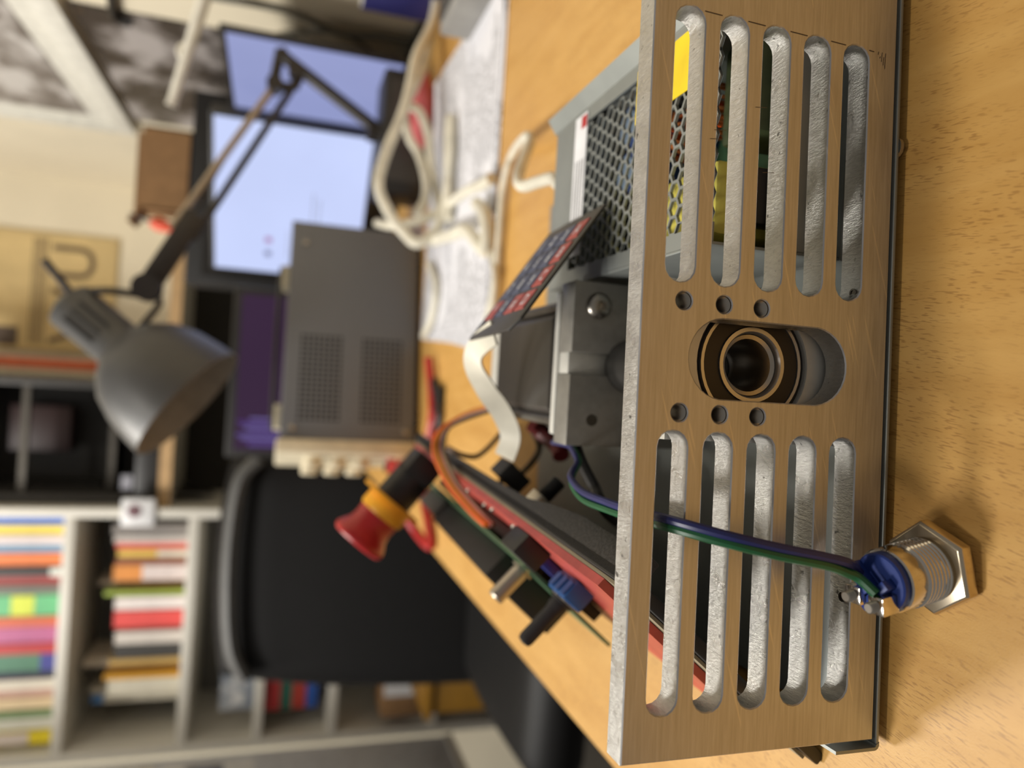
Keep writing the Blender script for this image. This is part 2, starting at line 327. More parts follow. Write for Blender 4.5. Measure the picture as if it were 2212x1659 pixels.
# ================================================================== motor mount and motor
MX = .0095; MY0 = .262
mount = thing('motor_mount', (MX, .27, .0036), 'grey aluminium motor mount block with a button head screw and centre groove', 'mount')
pr = [(-.0315, 0), (.0315, 0), (.0315, .0565), (.0042, .0565), (.0042, .0330), (-.0042, .0330), (-.0042, .0565), (-.0315, .0565)]
MB().prism(pr, (MX, MY0, .0036), X, Z, Y * .0135).build('block', GREYALU, mount, .0004)
MB().box(MX - .0042, MX + .0042, MY0 + .004, MY0 + .0135, .033, .0595).build('key_bar', LIGHTALU, mount, .0003)
sx, sz = MX + .0225, .0500
MB().lathe([(.0052, 0), (.0050, .0012), (.0040, .0024), (.0026, .0030), (.0016, .0030), (.0015, .0012), (.0001, .0011)], (sx, MY0, sz), -Y, 24).build('button_head_screw', STEEL, mount)
MB().lathe([(.0023, .0001), (.0020, .00015), (.0018, -.004), (.0001, -.0041)], (MX - .0215, MY0, .0500), -Y, 20).build('tapped_hole', STEELD, mount)
motor = thing('stepper_motor', (MX, .34, .0036), 'dark stepper motor with light end flange lying behind the grey mount block', 'motor')
def octp(hw, ch): return [(-hw + ch, -hw), (hw - ch, -hw), (hw, -hw + ch), (hw, hw - ch), (hw - ch, hw), (-hw + ch, hw), (-hw, hw - ch), (-hw, -hw + ch)]
mzc = .0036 + .0285
MB().prism([(-.0285, -.0285), (.0285, -.0285), (.0285, .0285), (-.0285, .0285)], (MX, MY0 + .0136, mzc), X, Z, Y * .0048).build('flange_plate', LIGHTALU, motor, .001)
MB().prism(octp(.0245, .003), (MX, MY0 + .0184, mzc), X, Z, Y * .009).build('front_cap', LIGHTALU, motor, .0008)
body = MB().prism(octp(.0262, .0075), (MX, MY0 + .0274, mzc), X, Z, Y * .078).build('body', mat('dark_laminated_steel', (70, 66, 62), .38, .6, .1, 1, 0, .5, None, 0, (40, 2500, 40)), motor, .0006)
MB().prism(octp(.0262, .006), (MX, MY0 + .1054, mzc), X, Z, Y * .012).build('rear_cap', LIGHTALU, motor, .0008)
for sx2 in (-1, 1): MB().cyl((MX + sx2 * .0236, MY0 + .0184, mzc + .0236), (MX + sx2 * .0236, MY0 + .1054, mzc + .0236), .0022).build('tie_bolt', STEELD, motor)
MB().cyl(ax(.031) , (MX, MY0 - .0001, .0350), .0100, .0105, 32).build('coupling', mat('dark_coupling', (72, 70, 67), .4, .7), mount)
# ================================================================== open frame power supply with honeycomb cover
PX0, PX1, PY0, PY1, PZ = .0435, .1165, .186, .3205, .050
psu = thing('switching_power_supply', (.08, .255, .0036), 'galvanised switching power supply with honeycomb cover behind the right slots', 'power supply')
MB().box(PX0, PX1, PY0, PY1, .0036, .0048).build('base', ZINC, psu, .0003)
MB().box(PX1 - .001, PX1, PY0, PY1, .0048, PZ).build('side_wall', ZINC, psu, .0003)
MB().box(PX0, PX0 + .001, PY0, PY1, .0048, PZ).build('side_wall', ZINC, psu, .0003)
MB().box(PX0 + .001, PX1 - .001, PY1 - .001, PY1, .0048, PZ).build('end_wall', ZINC, psu, .0003)
MB().box(PX0 + .001, PX1 - .001, PY0, PY0 + .001, .0048, PZ - .02).build('end_wall', ZINC, psu, .0003)
MB().box(PX0 + .001, PX1 - .001, .2975, PY1 - .001, PZ - .001, PZ).build('cover_strip', ZINC, psu)
MB().box(PX0 + .001, PX0 + .0065, PY0, .2975, PZ - .001, PZ).build('cover_edge', ZINC, psu)
MB().box(PX1 - .006, PX1 - .001, PY0, .2975, PZ - .001, PZ).build('cover_edge', ZINC, psu)
MB().prism([(0, 0), (.006, .004), (.0062, .003), (.0002, -.001)], (PX1, PY0, PZ - .0005), X, Z, Y * (PY1 - PY0 + .004)).build('lip', ZINC, psu)
mb = MB(); pit = .0056; R0 = pit / math.sqrt(3); ri = R0 * .83; nx = int((PX1 - PX0 - .0125) / pit); ny = int((.2975 - PY0) / (R0 * 1.5))
for j in range(ny):
    for i in range(nx):
        cx = PX0 + .0065 + pit * (i + .5 + .5 * (j % 2)); cy = PY0 + R0 * (1.5 * j + 1)
        if cx + pit / 2 > PX1 - .0055: continue
        o6 = [(cx + R0 * math.sin(math.pi / 3 * k), cy + R0 * math.cos(math.pi / 3 * k)) for k in range(6)]
        i6 = [(cx + ri * math.sin(math.pi / 3 * k), cy + ri * math.cos(math.pi / 3 * k)) for k in range(6)]
        vs = [(a, b, PZ) for a, b in o6] + [(a, b, PZ) for a, b in i6] + [(a, b, PZ - .001) for a, b in i6] + [(a, b, PZ - .001) for a, b in o6]
        fs = []
        for k in range(6): l = (k + 1) % 6; fs += [(k, l, 6 + l, 6 + k), (6 + k, 6 + l, 12 + l, 12 + k), (12 + k, 12 + l, 18 + l, 18 + k)]
        mb.add(vs, fs)
mb.build('honeycomb_cover', ZINC, psu)
lb = MB().box(PX0 + .012, PX1 - .002, .284, .2968, PZ + .0001, PZ + .0004).build('label_strip', mat('label_white', (222, 222, 224), .5), psu)
for k in range(4): MB().box(PX0 + .020, PX0 + .052, .2858 + k * .0026, .2864 + k * .0026, PZ + .0004, PZ + .0005).build('print_line', DGREY, lb)
MB().box(PX1 - .008, PX1 - .003, .2845, .2900, PZ + .0004, PZ + .00055).build('red_mark', RED, lb)
MB().prism([(.0, .0), (.019, 0), (.019, .040), (.0, .040)], (PX1 - .0225, .199, PZ + .0001), X, Y, Z * .0003).build('yellow_sticker', mat('yellow_sticker_paper', (238, 206, 20), .5), psu)
YT = mat('pale_yellow_tape', (222, 210, 96), .5)
MB().box(.049, .072, .196, .250, .006, .043).build('transformer', YT, psu, .002)
MB().box(.052, .069, .189, .196, .006, .036).build('transformer_bobbin', BLK, psu, .001)
for cx, cy, r in ((.084, .262, .0085), (.102, .262, .0085)):
    c = MB().cyl((cx, cy, .0048), (cx, cy, .042), r, r, 24).build('capacitor', mat('capacitor_blue', (42, 72, 132), .35), psu, .0008)
    MB().cyl((cx, cy, .042), (cx, cy, .0425), r * .8, r * .8, 24).build('capacitor_top', mat('capacitor_silver', (150, 176, 208), .3, .6), c)
for cx, cy in ((.093, .238), (.096, .220)):
    mb = MB()
    for k in range(14):
        t = 2 * math.pi * k / 14; p = Vector((cx + .006 * math.cos(t), cy + .006 * math.sin(t), .03)); rr = Vector((math.cos(t), math.sin(t), 0))
        mb.tube([p + rr * (.0028 * math.cos(q)) + Z * (.0075 * math.sin(q)) for q in [2 * math.pi * i / 10 for i in range(11)]], .0006, 5, 1, False)
    mb.build('toroid_coil', COPPER, psu)
MB().box(.075, .112, .270, .300, .0052, .030).build('heat_sink', BLK, psu, .001)
MB().box(.080, .112, .190, .210, .006, .034).build('choke', mat('dark_green_choke', (62, 72, 44), .5), psu, .002)
MB().box(.046, .115, .188, .318, .005, .0062).build('circuit_board', PCBG, psu)
# ================================================================== membrane keypad
kp0, kp1, kp2, kp3 = [C0 + (Vector(v) - C0) * .79 for v in ((.0217, .3887, .0679), (.0244, .3198, .0650), (.0877, .3241, .0214), (.0850, .3930, .0242))]
kx = (kp1 - kp0).normalized(); ky = (kp3 - kp0); ky = (ky - kx * ky.dot(kx)).normalized(); kn = kx.cross(ky)
KW, KH = .069 * .79, .077 * .79; KS = .79
key = thing('membrane_keypad', kp0, 'black membrane keypad with red and blue keys lying tilted on the motor and power supply', 'keypad')
MB().prism([(0, 0), (KW - .005, 0), (KW, .005), (KW, KH), (0, KH)], kp0, kx, ky, kn * .0012).build('panel', mat('keypad_black', (58, 55, 52), .45), key, .0003)
KR = mat('keypad_red', (178, 80, 72), .5); KB = mat('keypad_blue', (82, 88, 112), .5); KWT = mat('keypad_white', (206, 206, 208), .5)
for r, row in enumerate(('*0#D', '789C', '456B', '123A')):
    for c, ch in enumerate(row):
        a0 = (.0055 + c * .0150) * KS; b0 = (.0125 + r * .0150) * KS
        k = MB().prism([(a0, b0), (a0 + .0125 * KS, b0), (a0 + .0125 * KS, b0 + .0118 * KS), (a0, b0 + .0118 * KS)], kp0 + kn * .0012, kx, ky, kn * .0004).build('key', KR if ch in 'ABCD*#' else KB, key)
        text_mesh(ch, .009 * KS, kp0 + kx * (a0 + .0062 * KS) + ky * (b0 + .0059 * KS) + kn * .0017, kx, ky, KWT, 'key_legend', k, .00005)
def ribbon(path, w, t=.0005):
    P = []
    for i in range(len(path) - 1):
        a, b, c, e = path[max(i - 1, 0)], path[i], path[i + 1], path[min(i + 2, len(path) - 1)]
        for k in range(6): q = k / 6; P.append(.5 * ((2 * b) + (c - a) * q + (2 * a - 5 * b + 4 * c - e) * q * q + (3 * b - a - 3 * c + e) * q ** 3))
    P.append(path[-1]); vs = []
    for i, p in enumerate(P):
        tg = (P[min(i + 1, len(P) - 1)] - P[max(i - 1, 0)]).normalized(); wd = tg.cross(Vector((.05, -.75, .65))).normalized(); nr = wd.cross(tg)
        vs += [p + wd * w + nr * t, p - wd * w + nr * t, p - wd * w - nr * t, p + wd * w - nr * t]
    fs = [(4 * i + k, 4 * i + (k + 1) % 4, 4 * i + 4 + (k + 1) % 4, 4 * i + 4 + k) for i in range(len(P) - 1) for k in range(4)]
    return MB().add(vs, fs + [(0, 1, 2, 3), tuple(len(vs) - 4 + k for k in range(4))])
ribbon([kp0 + kx * .020 + ky * .004 - kn * .0016, py(1030, 752, .305), py(1024, 790, .315), py(1050, 842, .325), py(1084, 892, .331), py(1103, 942, .334), py(1090, 988, .337)], .0052).build('ribbon_tail', mat('ribbon_grey', (226, 220, 202), .45), key)
# ================================================================== control panel with boards
TH = math.radians(46); PO = Vector((-.112, 0, 0)); Pb = Vector((math.cos(TH), 0, math.sin(TH))); Pn = Vector((-math.sin(TH), 0, math.cos(TH)))
def cp(b, y, n): return PO + Pb * b + Y * y + Pn * n - X * (.010 * (.52 - y) / .33 * b / .098)
def cbox(b0, b1, y0, y1, n0, n1, mbx=None):
    mbx = mbx or MB(); return mbx.add([cp(b, y, n) for b in (b0, b1) for y in (y0, y1) for n in (n0, n1)], [(0, 1, 3, 2), (4, 6, 7, 5), (0, 4, 5, 1), (2, 3, 7, 6), (0, 2, 6, 4), (1, 5, 7, 3)])
ctl = thing('control_panel', (-.09, .34, 0), 'tilted black control panel carrying a red circuit board, display, knob and toggle switch', 'control panel')
cbox(.002, .098, .186, .53, -.004, 0).build('back_plate', BLK, ctl, .0006)
poly = [(.186, 0), (.53, 0), (.53, -.006), (.33, -.006), (.285, -.007), (.262, -.010), (.235, -.012), (.186, -.011)]
MB().add([cp(b, y, n - .0002) for b in (.0935, .098) for y, n in poly], [tuple(range(8)), tuple(range(8, 16))] + [(i, (i + 1) % 8, 8 + (i + 1) % 8, 8 + i) for i in range(8)]).build('printed_rim', BLKT, ctl, .0006)
cbox(.004, .0965, .19, .525, .0002, .0012).build('spacer_sheet', mat('grey_beige_foam', (150, 138, 112), .7), ctl)
pcb = cbox(.010, .0960, .200, .520, .0014, .0042).build('red_board', PCBR, ctl)
cbox(.082, .0955, .264, .281, .0042, .0135).build('relay', BLK, ctl, .0008)
for i in range(9): MB().cyl(cp(.088 - .004 * (i % 2), .285 + .024 * i, .0042), cp(.088 - .004 * (i % 2), .285 + .024 * i, .0056), .0015, .0007, 10).build('solder_joint', STEEL, ctl)
cbox(.020, .070, .31, .50, .0043, .0100).build('header_strip', RUB, ctl, .0005)
lcd = cbox(.012, .071, .300, .540, .0122, .0138).build('display_board', PCBG, ctl)
cbox(.016, .063, .342, .470, .0139, .0290).build('display_bezel', RUB, ctl, .0006)
cbox(.016, .064, .472, .525, .0139, .0270).build('display_driver', DGREY, ctl, .0006)
cbox(.019, .060, .349, .462, .0290, .0294).build('display_glass', mat('display_dark_glass', (30, 34, 30), .15), ctl)
# blue screw terminal
tb = cbox(.057, .067, .262, .279, .0043, .0130).build('terminal_block', BLUE, ctl, .0005)
for k in range(2): cbox(.0590, .0650, .2635 + k * .0078, .2695 + k * .0078, .0131, .0137).build('terminal_screw', STEEL, tb, .0003)
for k in range(3): cbox(.0671, .0678, .263 + k * .006, .2665 + k * .006, .006, .0120).build('terminal_rib', BLUE, tb)
# trimmer potentiometer with fluted metal shaft
cbox(.058, .070, .292, .304, .0043, .0090).build('potentiometer_body', mat('deep_blue_plastic', (44, 52, 128), .4), ctl, .0006)
c0 = cp(.060, .322, 0)
MB().cyl(c0 + Pn * .0042, c0 + Pn * .0105, .0075, .0075, 24).build('potentiometer_can', STEEL, ctl, .0006)
MB().cyl(c0 + Pn * .0105, c0 + Pn * .0165, .0034, .0034, 20).build('threaded_bush', STEEL, ctl)
MB().lathe([(.0040, .0165), (.0040, .0320), (.0032, .0330)], c0, Pn, 36).build('knob_shaft', mat('fluted_aluminium', (176, 168, 156), .35, .9), ctl, sharp=10)
MB().ring([(.0058, .0150), (.0058, .0158), (.0034, .0158), (.0034, .0150)], c0, Pn, 24).build('washer', STEEL, ctl)
# toggle switch with rubber boot
t0 = cp(.050, .292, 0)
MB().lathe([(.0062, .004), (.0062, .0095), (.0075, .0095), (.0075, .0112), (.0066, .0114), (.0066, .0128), (.0055, .0130), (.0055, .0144), (.0043, .0146), (.0040, .0175), (.0034, .0195), (.0034, .0350), (.0028, .0368), (.0008, .0374)], t0, Pn, 24).build('toggle_boot', RUB, ctl, sharp=50)
cbox(.046, .054, .286, .298, .0042, .0060).build('toggle_body', DGREY, ctl)
# hexagon nut and stud on the back of the panel
s0 = cp(.092, .288, 0); 
MB().lathe([(.0060, -.0065), (.0060, -.0115), (.0030, -.0116)], s0, Pn, 6).build('stud_nut', STEEL, ctl, .0004)
prof = []
for i in range(12): prof += [(.0034, -.0110 - .0009 * i), (.0028, -.0115 - .0009 * i)]
MB().lathe(prof, s0, Pn, 18).build('threaded_stud', RUB, ctl, sharp=20)
cbox(.083, .0975, .335, .352, -.018, -.0095).build('ribbon_connector', RUB, ctl, .0005)
# bundle of coloured leads between motor and panel
LW = [((224, 104, 40), 0), ((228, 176, 40), 1), ((196, 52, 44), 2), ((214, 196, 180), 3), ((92, 62, 40), 4)]
for i, (c, k) in enumerate(LW):
    e = (k - 2) * 4.5
    MB().tube([py(1062, 882 + e * .4, .395), py(1005 - e, 900 + e, .405), py(958 + e * .8, 930, .41), py(948 + e * 1.2, 975, .41), py(975 + e * 1.2, 1040, .385), py(1022 + e, 1098 - e * .4, .36), py(1058 + e, 1135, .345)], .0013, 7).build('signal_lead', mat('lead_%d' % k, c, .4), ctl)
# emergency stop button
est = thing('emergency_stop_button', cp(.093, .475, .045), 'red mushroom emergency stop button with yellow collar on a black contact block', 'switch')
e0 = cp(.093, .475, .003)
En = (Pn + Vector((-.10, .0, -.05))).normalized(); ea, eb, _ = frame(En, Y)
MB().obox(e0 + En * .009, ea, eb, En, .013, .010, .008).build('contact_block', BLK, est, .001)
MB().cyl(e0 + En * .017, e0 + En * .036, .0125, .0125, 28).build('barrel', BLK, est)
for k in (-1, 1): MB().cyl(e0 + En * .010 + ea * .0128 + eb * (.005 * k), e0 + En * .010 + ea * .0145 + eb * (.005 * k), .0028, .0028, 14).build('terminal_screw', STEEL, est)
MB().cyl(e0 + En * .036, e0 + En * .0382, .0215, .0215, 36).build('legend_plate', YEL, est)
MB().lathe([(.0155, .0382), (.0155, .047), (.0145, .0485)], e0, En, 32).build('yellow_collar', YEL, est)
MB().lathe([(.0140, .0485), (.0136, .055), (.0146, .060), (.0172, .0640), (.0186, .0668), (.0184, .069), (.0170, .0705), (.006, .0712), (.001, .0712)], e0, En, 36).build('mushroom_head', RED, est, sharp=60)
# ================================================================== push button on the desk in front, and its two wires
bb = pz(2010, 1225, .005); bt = pz(1888, 1262, .0245); BA = (bt - bb).normalized(); bx, by, _ = frame(BA, Y)
btn = thing('push_button', Vector((bb.x, bb.y, 0)), 'nickel plated push button switch standing face down on the desk with blue back', 'push button')
q0 = bb - BA * .0038
MB().lathe([(.0088, -.0008), (.0094, .0002), (.0094, .0010), (.0086, .0016)], q0, BA, 36).build('bezel', CHROME, btn)
MB().lathe([(.0112, .0012), (.0120, .0020), (.0120, .0048), (.0112, .0056)], q0, BA, 6, ph=.12).build('hex_nut', mat('nickel_nut', (206, 192, 168), .22, 1, .04), btn, .0003)
prof = [(.0072, .0058)]
for i in range(7): prof += [(.0081, .0064 + i * .0012), (.0081, .0067 + i * .0012), (.0074, .0072 + i * .0012), (.0074, .0074 + i * .0012)]
MB().lathe(prof + [(.0074, .0150)], q0, BA, 36).build('threaded_barrel', CHROME, btn, sharp=18)
MB().lathe([(.0077, .0148), (.0079, .0151), (.0079, .0196), (.0076, .0200)], q0, BA, 36).build('smooth_barrel', CHROME, btn)
MB().lathe([(.0071, .0198), (.0071, .0216), (.0067, .0220)], q0, BA, 32).build('blue_insert', mat('blue_insert_plastic', (28, 54, 128), .45), btn)
BI = mat('blue_insert_plastic', (28, 54, 128), .45); lt = by; aw = bx
MB().obox(q0 + BA * .0236 + aw * .0034 - lt * .0010, (aw - lt).normalized(), (aw + lt).normalized(), BA, .0040, .0011, .0022).build('blue_divider', BI, btn, .0003)
MB().obox(q0 + BA * .0232 - aw * .0005 + lt * .0026, (aw - lt).normalized(), (aw + lt).normalized(), BA, .0012, .0052, .0018).build('blue_rib', BI, btn, .0003)
for k, tcx in enumerate((q0 + aw * .0040 + lt * .0030, q0 - aw * .0026 + lt * .0040)):
    MB().obox(tcx + BA * .0240, aw, lt, BA, .0022, .0023, .0027).build('terminal', CHROME, btn, .0004)
    prof = [(.0013, .0266)]
    for i in range(5): prof += [(.0014, .0269 + i * .0005), (.0011, .02715 + i * .0005)]
    MB().lathe(prof, tcx, BA, 14).build('terminal_screw', STEEL, btn, sharp=20)
def wire(pts, r, mt, name, label, cat='wire', n=9, group=None): return tag(MB().tube(pts, r, n, 8).build(name, mt), label, cat, group)
def wp(dy):
    return [py(1195, 955, .288), py(1228, 962, .272), py(1241, 978, .262), py(1248, 998, .256), py(1236, 1018 + dy * .3, .252), py(1234, 1034 + dy * .7, .247), py(1258, 1062 + dy, .235), py(1310, 1084 + dy, .212), py(1362, 1101 + dy, .188), py(1440, 1121 + dy, .166), py(1560, 1154 + dy, .154), py(1680, 1183 + dy, .149), py(1780, 1203 + dy, .1465)]
tipb = q0 + BA * .0230 + bx * .0045 - by * .0012; tipg = q0 + BA * .0262 - bx * .0026 + by * .0012
wire(wp(0) + [py(1835, 1218, .146), tipb], .00125, BLUEW, 'blue_wire', 'dark blue insulated wire arching over the plate to the push button')
wire([p + Z * -.0004 for p in wp(17)] + [py(1828, 1236, .1462), py(1856, 1250, .1452), tipg], .00125, GREENW, 'green_wire', 'green insulated wire running beside the blue one to the push button')
# ================================================================== bench power supply
d = Vector((pz(905, 953).x, pz(905, 953).y, 0)); BD = Vector((math.cos(math.radians(13)), math.sin(math.radians(13)), 0)); BN = Vector((-BD.y, BD.x, 0))
BO = Vector((-.078, .885, .006)); BL, BDP, BH = .268, .135, .155
ben = thing('bench_power_supply', BO + BD * .13 + BN * .06 - Z * .006, 'grey bench power supply with perforated side, cream front panel and knobs', 'power supply')
def bp_(a, n, z): return BO + BD * a + BN * n + Z * z
def bbox(a0, a1, n0, n1, z0, z1, mbx=None):
    return (mbx or MB()).add([bp_(a, n, z) for a in (a0, a1) for n in (n0, n1) for z in (z0, z1)], [(0, 1, 3, 2), (4, 6, 7, 5), (0, 4, 5, 1), (2, 3, 7, 6), (0, 2, 6, 4), (1, 5, 7, 3)])
bbox(0, BL, 0, BDP, 0, BH).build('case', GREYBOX, ben, .0015)
bbox(-.017, -.0002, -.004, BDP + .004, -.002, BH + .004).build('front_panel', CREAM, ben, .003)
for z in (.116, .088, .060):
    for n in (.028, .108): MB().lathe([(.0105, 0), (.0105, .012), (.0092, .0135)], bp_(-.017, n, z), -BD, 24).build('knob', CREAM, ben)
mb = MB()
for g0 in (.020, .092):
    for i in range(17):
        for j in range(8):
            a = .024 + i * .0062; z = g0 + j * .0062
            c = bp_(a, -.0001, z); mb.add([c + (BD * math.cos(t) + Z * math.sin(t)) * .0023 for t in [2 * math.pi * q / 8 for q in range(8)]], [tuple(range(8))])
mb.build('vent_perforation', mat('vent_dark', (20, 16, 16), .8), ben, kind='stuff')
for a, z in ((.012, .012), (.012, .143), (.255, .012), (.240, .138)): MB().lathe([(.0036, 0), (.0034, .0012), (.0012, .0022)], bp_(a, 0, z), -BN, 14).build('case_screw', STEEL, ben)
for a in (.03, .235): bbox(a - .008, a + .008, .01, .03, -.006, 0).build('foot', RUB, ben, .001); bbox(a - .008, a + .008, BDP - .03, BDP - .01, -.006, 0).build('foot', RUB, ben, .001)
bbox(.02, .05, .055, .075, BH, BH + .008).build('handle_bracket', CREAM, ben, .001); bbox(.20, .23, .055, .075, BH, BH + .008).build('handle_bracket', CREAM, ben, .001)
MB().tube([bp_(.03, .065, BH + .005), bp_(.035, .065, BH + .010), bp_(.215, .065, BH + .010), bp_(.22, .065, BH + .005)], .003, 8).build('handle', DGREY, ben)
MB().cyl(bp_(-.017, .03, .022), bp_(-.030, .03, .022), .0055).build('red_socket', RED, ben); MB().cyl(bp_(-.017, .06, .022), bp_(-.030, .06, .022), .0055).build('black_socket', BLK, ben)
def cable(pts, r, mt, name, label, cat='cable', group=None, n=10):
    pts = [Vector((p.x, p.y, max(p.z, r + (.0032 if .59 < p.y < .92 and p.x > .02 else .0006)))) for p in map(Vector, pts)]
    return tag(MB().tube(pts, r, n, 8).build(name, mt), label, cat, group)
cable([bp_(-.030, .03, .022), py(870, 1000, .84), py(845, 1040, .82), py(862, 1090, .80), py(900, 1150, .79), pz(930, 1180, .006), pz(925, 1130, .006), pz(915, 1060, .006), pz(925, 960, .006), pz(935, 880, .006), pz(930, 775, .006)], .005, RED, 'red_test_lead', 'red test lead curling from the bench power supply over the desk edge')
cable([pz(905, 1060, .006), pz(948, 975, .006), pz(945, 930, .005), pz(950, 880, .005), pz(935, 820, .005)], .004, BLK, 'black_test_lead', 'black test lead lying on the desk along the grey power supply')
blob = thing('cable_clip', pz(957, 855), 'small black cable clip lying alone on the desk', 'clip')
p = pz(957, 855); MB().box(p.x - .010, p.x + .010, p.y - .012, p.y + .012, 0, .008).build('clip_body', BLK, blob, .003); MB().tube([p + Vector((-.012, .005, .004)), p + Vector((-.016, .02, .006)), p + Vector((-.004, .026, .005))], .002).build('clip_wire', BLK, blob)
# ================================================================== papers
for i, (x0, x1, y0, y1, z, lab) in enumerate(((.024, .335, .600, .900, .0004, 'printed white sheet at the bottom of the paper pile behind the keypad'), (.030, .345, .606, .905, .0016, 'top printed sheet of text on the desk beneath the white cables'))):
    sh = MB(); nx, ny = 14, 14; vs = []
    for a in range(nx + 1):
        for b in range(ny + 1):
            u, v = a / nx, b / ny; vs.append((x0 + (x1 - x0) * u + .03 * v * (1 - i * .4), y0 + (y1 - y0) * v, z + .006 * max(0, u - .85) / .15 * i * .4))
    n1 = len(vs); vs += [(p[0], p[1], p[2] + .0006) for p in vs]; g = lambda a, b: a * (ny + 1) + b
    fs = []
    for a in range(nx):
        for b in range(ny): q = (g(a, b), g(a + 1, b), g(a + 1, b + 1), g(a, b + 1)); fs += [q, tuple(k + n1 for k in q)]
    per = [g(a, 0) for a in range(nx)] + [g(nx, b) for b in range(ny)] + [g(a, ny) for a in range(nx, 0, -1)] + [g(0, b) for b in range(ny, 0, -1)]
    fs += [(per[k], per[(k + 1) % len(per)], per[(k + 1) % len(per)] + n1, per[k] + n1) for k in range(len(per))]
    tag(sh.add(vs, fs).build('paper_sheet', MATS['paper']), lab, 'paper', 'printed papers')
# ================================================================== white cables
YC = .80
cable([py(965, -25, .90), py(935, 45, .90), py(900, 120, .88), py(885, 190, .86), py(868, 250, .84), py(838, 320, .82), py(818, 395, .80), py(838, 455, .79), py(875, 505, .78), py(902, 525, .77), py(940, 500, .77), py(985, 445, .77), py(1010, 380, .76), py(1020, 320, .76), py(1003, 262, .77), py(990, 290, .77), py(996, 360, .765), py(1005, 430, .755), py(1003, 480, .75)], .0058, WHITEC, 'white_cable', 'thick white cable looping over the papers and the power supply corner')
cable([py(985, -25, .91), py(955, 50, .91), py(920, 130, .89), py(895, 190, .87), py(880, 225, .86), py(905, 240, .85), py(925, 290, .84), py(930, 340, .83), py(938, 390, .82), pz(948, 440, .008), pz(955, 480, .008)], .0050, WHITEC, 'white_cable', 'white cable dropping past the pink pouch behind the papers')
cable([py(870, 250, .86), py(885, 300, .85), py(905, 335, .84), py(920, 390, .82), py(918, 430, .81), py(900, 462, .80)], .0050, WHITEC, 'white_cable', 'short white cable loop between the black adapter and the papers')
cable([py(815, 482, .83), py(850, 488, .79), py(895, 480, .78), py(940, 462, .78), py(985, 448, .77), pz(1005, 415, .012), pz(1040, 400, .010), pz(1062, 385, .008)], .0048, WHITEC, 'white_cable', 'white cable crossing from the power supply corner over the papers')
cable([pz(935, 520, .018), pz(975, 508, .018), pz(1005, 497, .016), pz(1025, 515, .014), pz(1050, 540, .010), pz(1050, 470, .010), pz(1030, 440, .010)], .0060, WHITEC, 'white_cable', 'white cable coil end resting on the printed sheet near the power supply')
cable([pz(930, 570, .006), pz(945, 620, .006), pz(935, 690, .006), pz(918, 725, .006)], .0042, WHITEC, 'white_cable', 'white cable along the foot of the bench power supply')
cable([py(1222, 406, .330), py(1206, 398, .345), py(1196, 385, .36), py(1165, 392, .38), py(1130, 402, .40), py(1120, 385, .41), py(1132, 345, .43), py(1146, 305, .44), py(1136, 297, .45), pz(1112, 325, .006), pz(1096, 365, .006), pz(1086, 420, .005), pz(1080, 500, .005), pz(1074, 570, .005), pz(1065, 640, .005), pz(1050, 720, .005)], .0034, WHITEC, 'mains_cable', 'white mains cable bent up from the honeycomb power supply along the papers')
cable([pz(1062, 545, .0075), pz(1070, 600, .0072), pz(1065, 660, .0070), pz(1050, 745, .0065)], .0030, WHITEC, 'white_cable', 'second white cable lying along the near edge of the papers')
f = MB().cyl(py(1228, 407, .327), py(1219, 404, .333), .0016, .0013).build('crimp_ferrule', BLUE); tag(f, 'blue crimp ferrule at the power supply end of the white mains cable', 'ferrule')
cable([py(968, 968, .43), py(1005, 985, .42), py(1040, 980, .43), py(1090, 925, .44), py(1105, 880, .42), pz(1100, 850, .006)], .0016, mat('brown_wire', (86, 60, 38), .5), 'brown_wire', 'thin brown wire looping on the desk behind the motor')
cable([py(1150, 930, .345), py(1165, 965, .36), py(1148, 1000, .38), py(1115, 1030, .40), py(1080, 1040, .41)], .0018, mat('grey_wire', (96, 84, 66), .5), 'grey_wire', 'grey motor lead curving over the tray edge to the control panel')
cable([py(1150, 915, .345), py(1172, 935, .345), py(1205, 965, .335), py(1212, 985, .33)], .0042, mat('dark_red_sleeve', (92, 26, 26), .5), 'red_sleeve', 'dark red sleeved lead under the left corner of the motor mount')
cable([py(1245, 968, .27), py(1262, 1010, .262), py(1285, 1055, .255), py(1305, 1100, .25), pz(1330, 1130, .006)], .0022, BLK, 'black_wire', 'black wire hanging behind the blue and green wires at the plate')
# ================================================================== clutter at the back of the desk
gb = thing('grey_box', pz(1040, 10), 'small grey plastic box at the right end of the desk beyond the papers', 'box')
p = pz(1072, 30); MB().box(p.x + .012, p.x + .095, p.y, p.y + .09, 0, .034).build('case', mat('mid_grey_plastic', (142, 140, 136), .5), gb, .004); MB().box(p.x + .022, p.x + .085, p.y + .01, p.y + .08, .034, .037).build('lid', DGREY, gb, .002)
ad = thing('black_adapter', (.33, .97, 0), 'black power adapter box behind the white cables', 'adapter')
MB().box(.235, .395, .955, 1.03, 0, .060).build('case', BLK, ad, .006); MB().box(.25, .38, .953, .955, .01, .05).build('rating_plate', DGREY, ad)
pk = thing('pink_pouch', (.34, .925, 0), 'crumpled pink pouch lying on the far edge of the papers', 'pouch')
mb = MB(); vs = []; nu, nv = 18, 9; random.seed(3)
for j in range(nv + 1):
    for i in range(nu):
        t = 2 * math.pi * i / nu; ph = math.pi * j / nv; r = math.sin(ph) * (1 + .12 * math.sin(5 * t + j) + .08 * random.random())
        vs.append((.335 + .048 * r * math.cos(t), .928 + .016 * r * math.sin(t), .016 - .0155 * math.cos(ph)))
fs = [(j * nu + i, j * nu + (i + 1) % nu, (j + 1) * nu + (i + 1) % nu, (j + 1) * nu + i) for j in range(nv) for i in range(nu)]
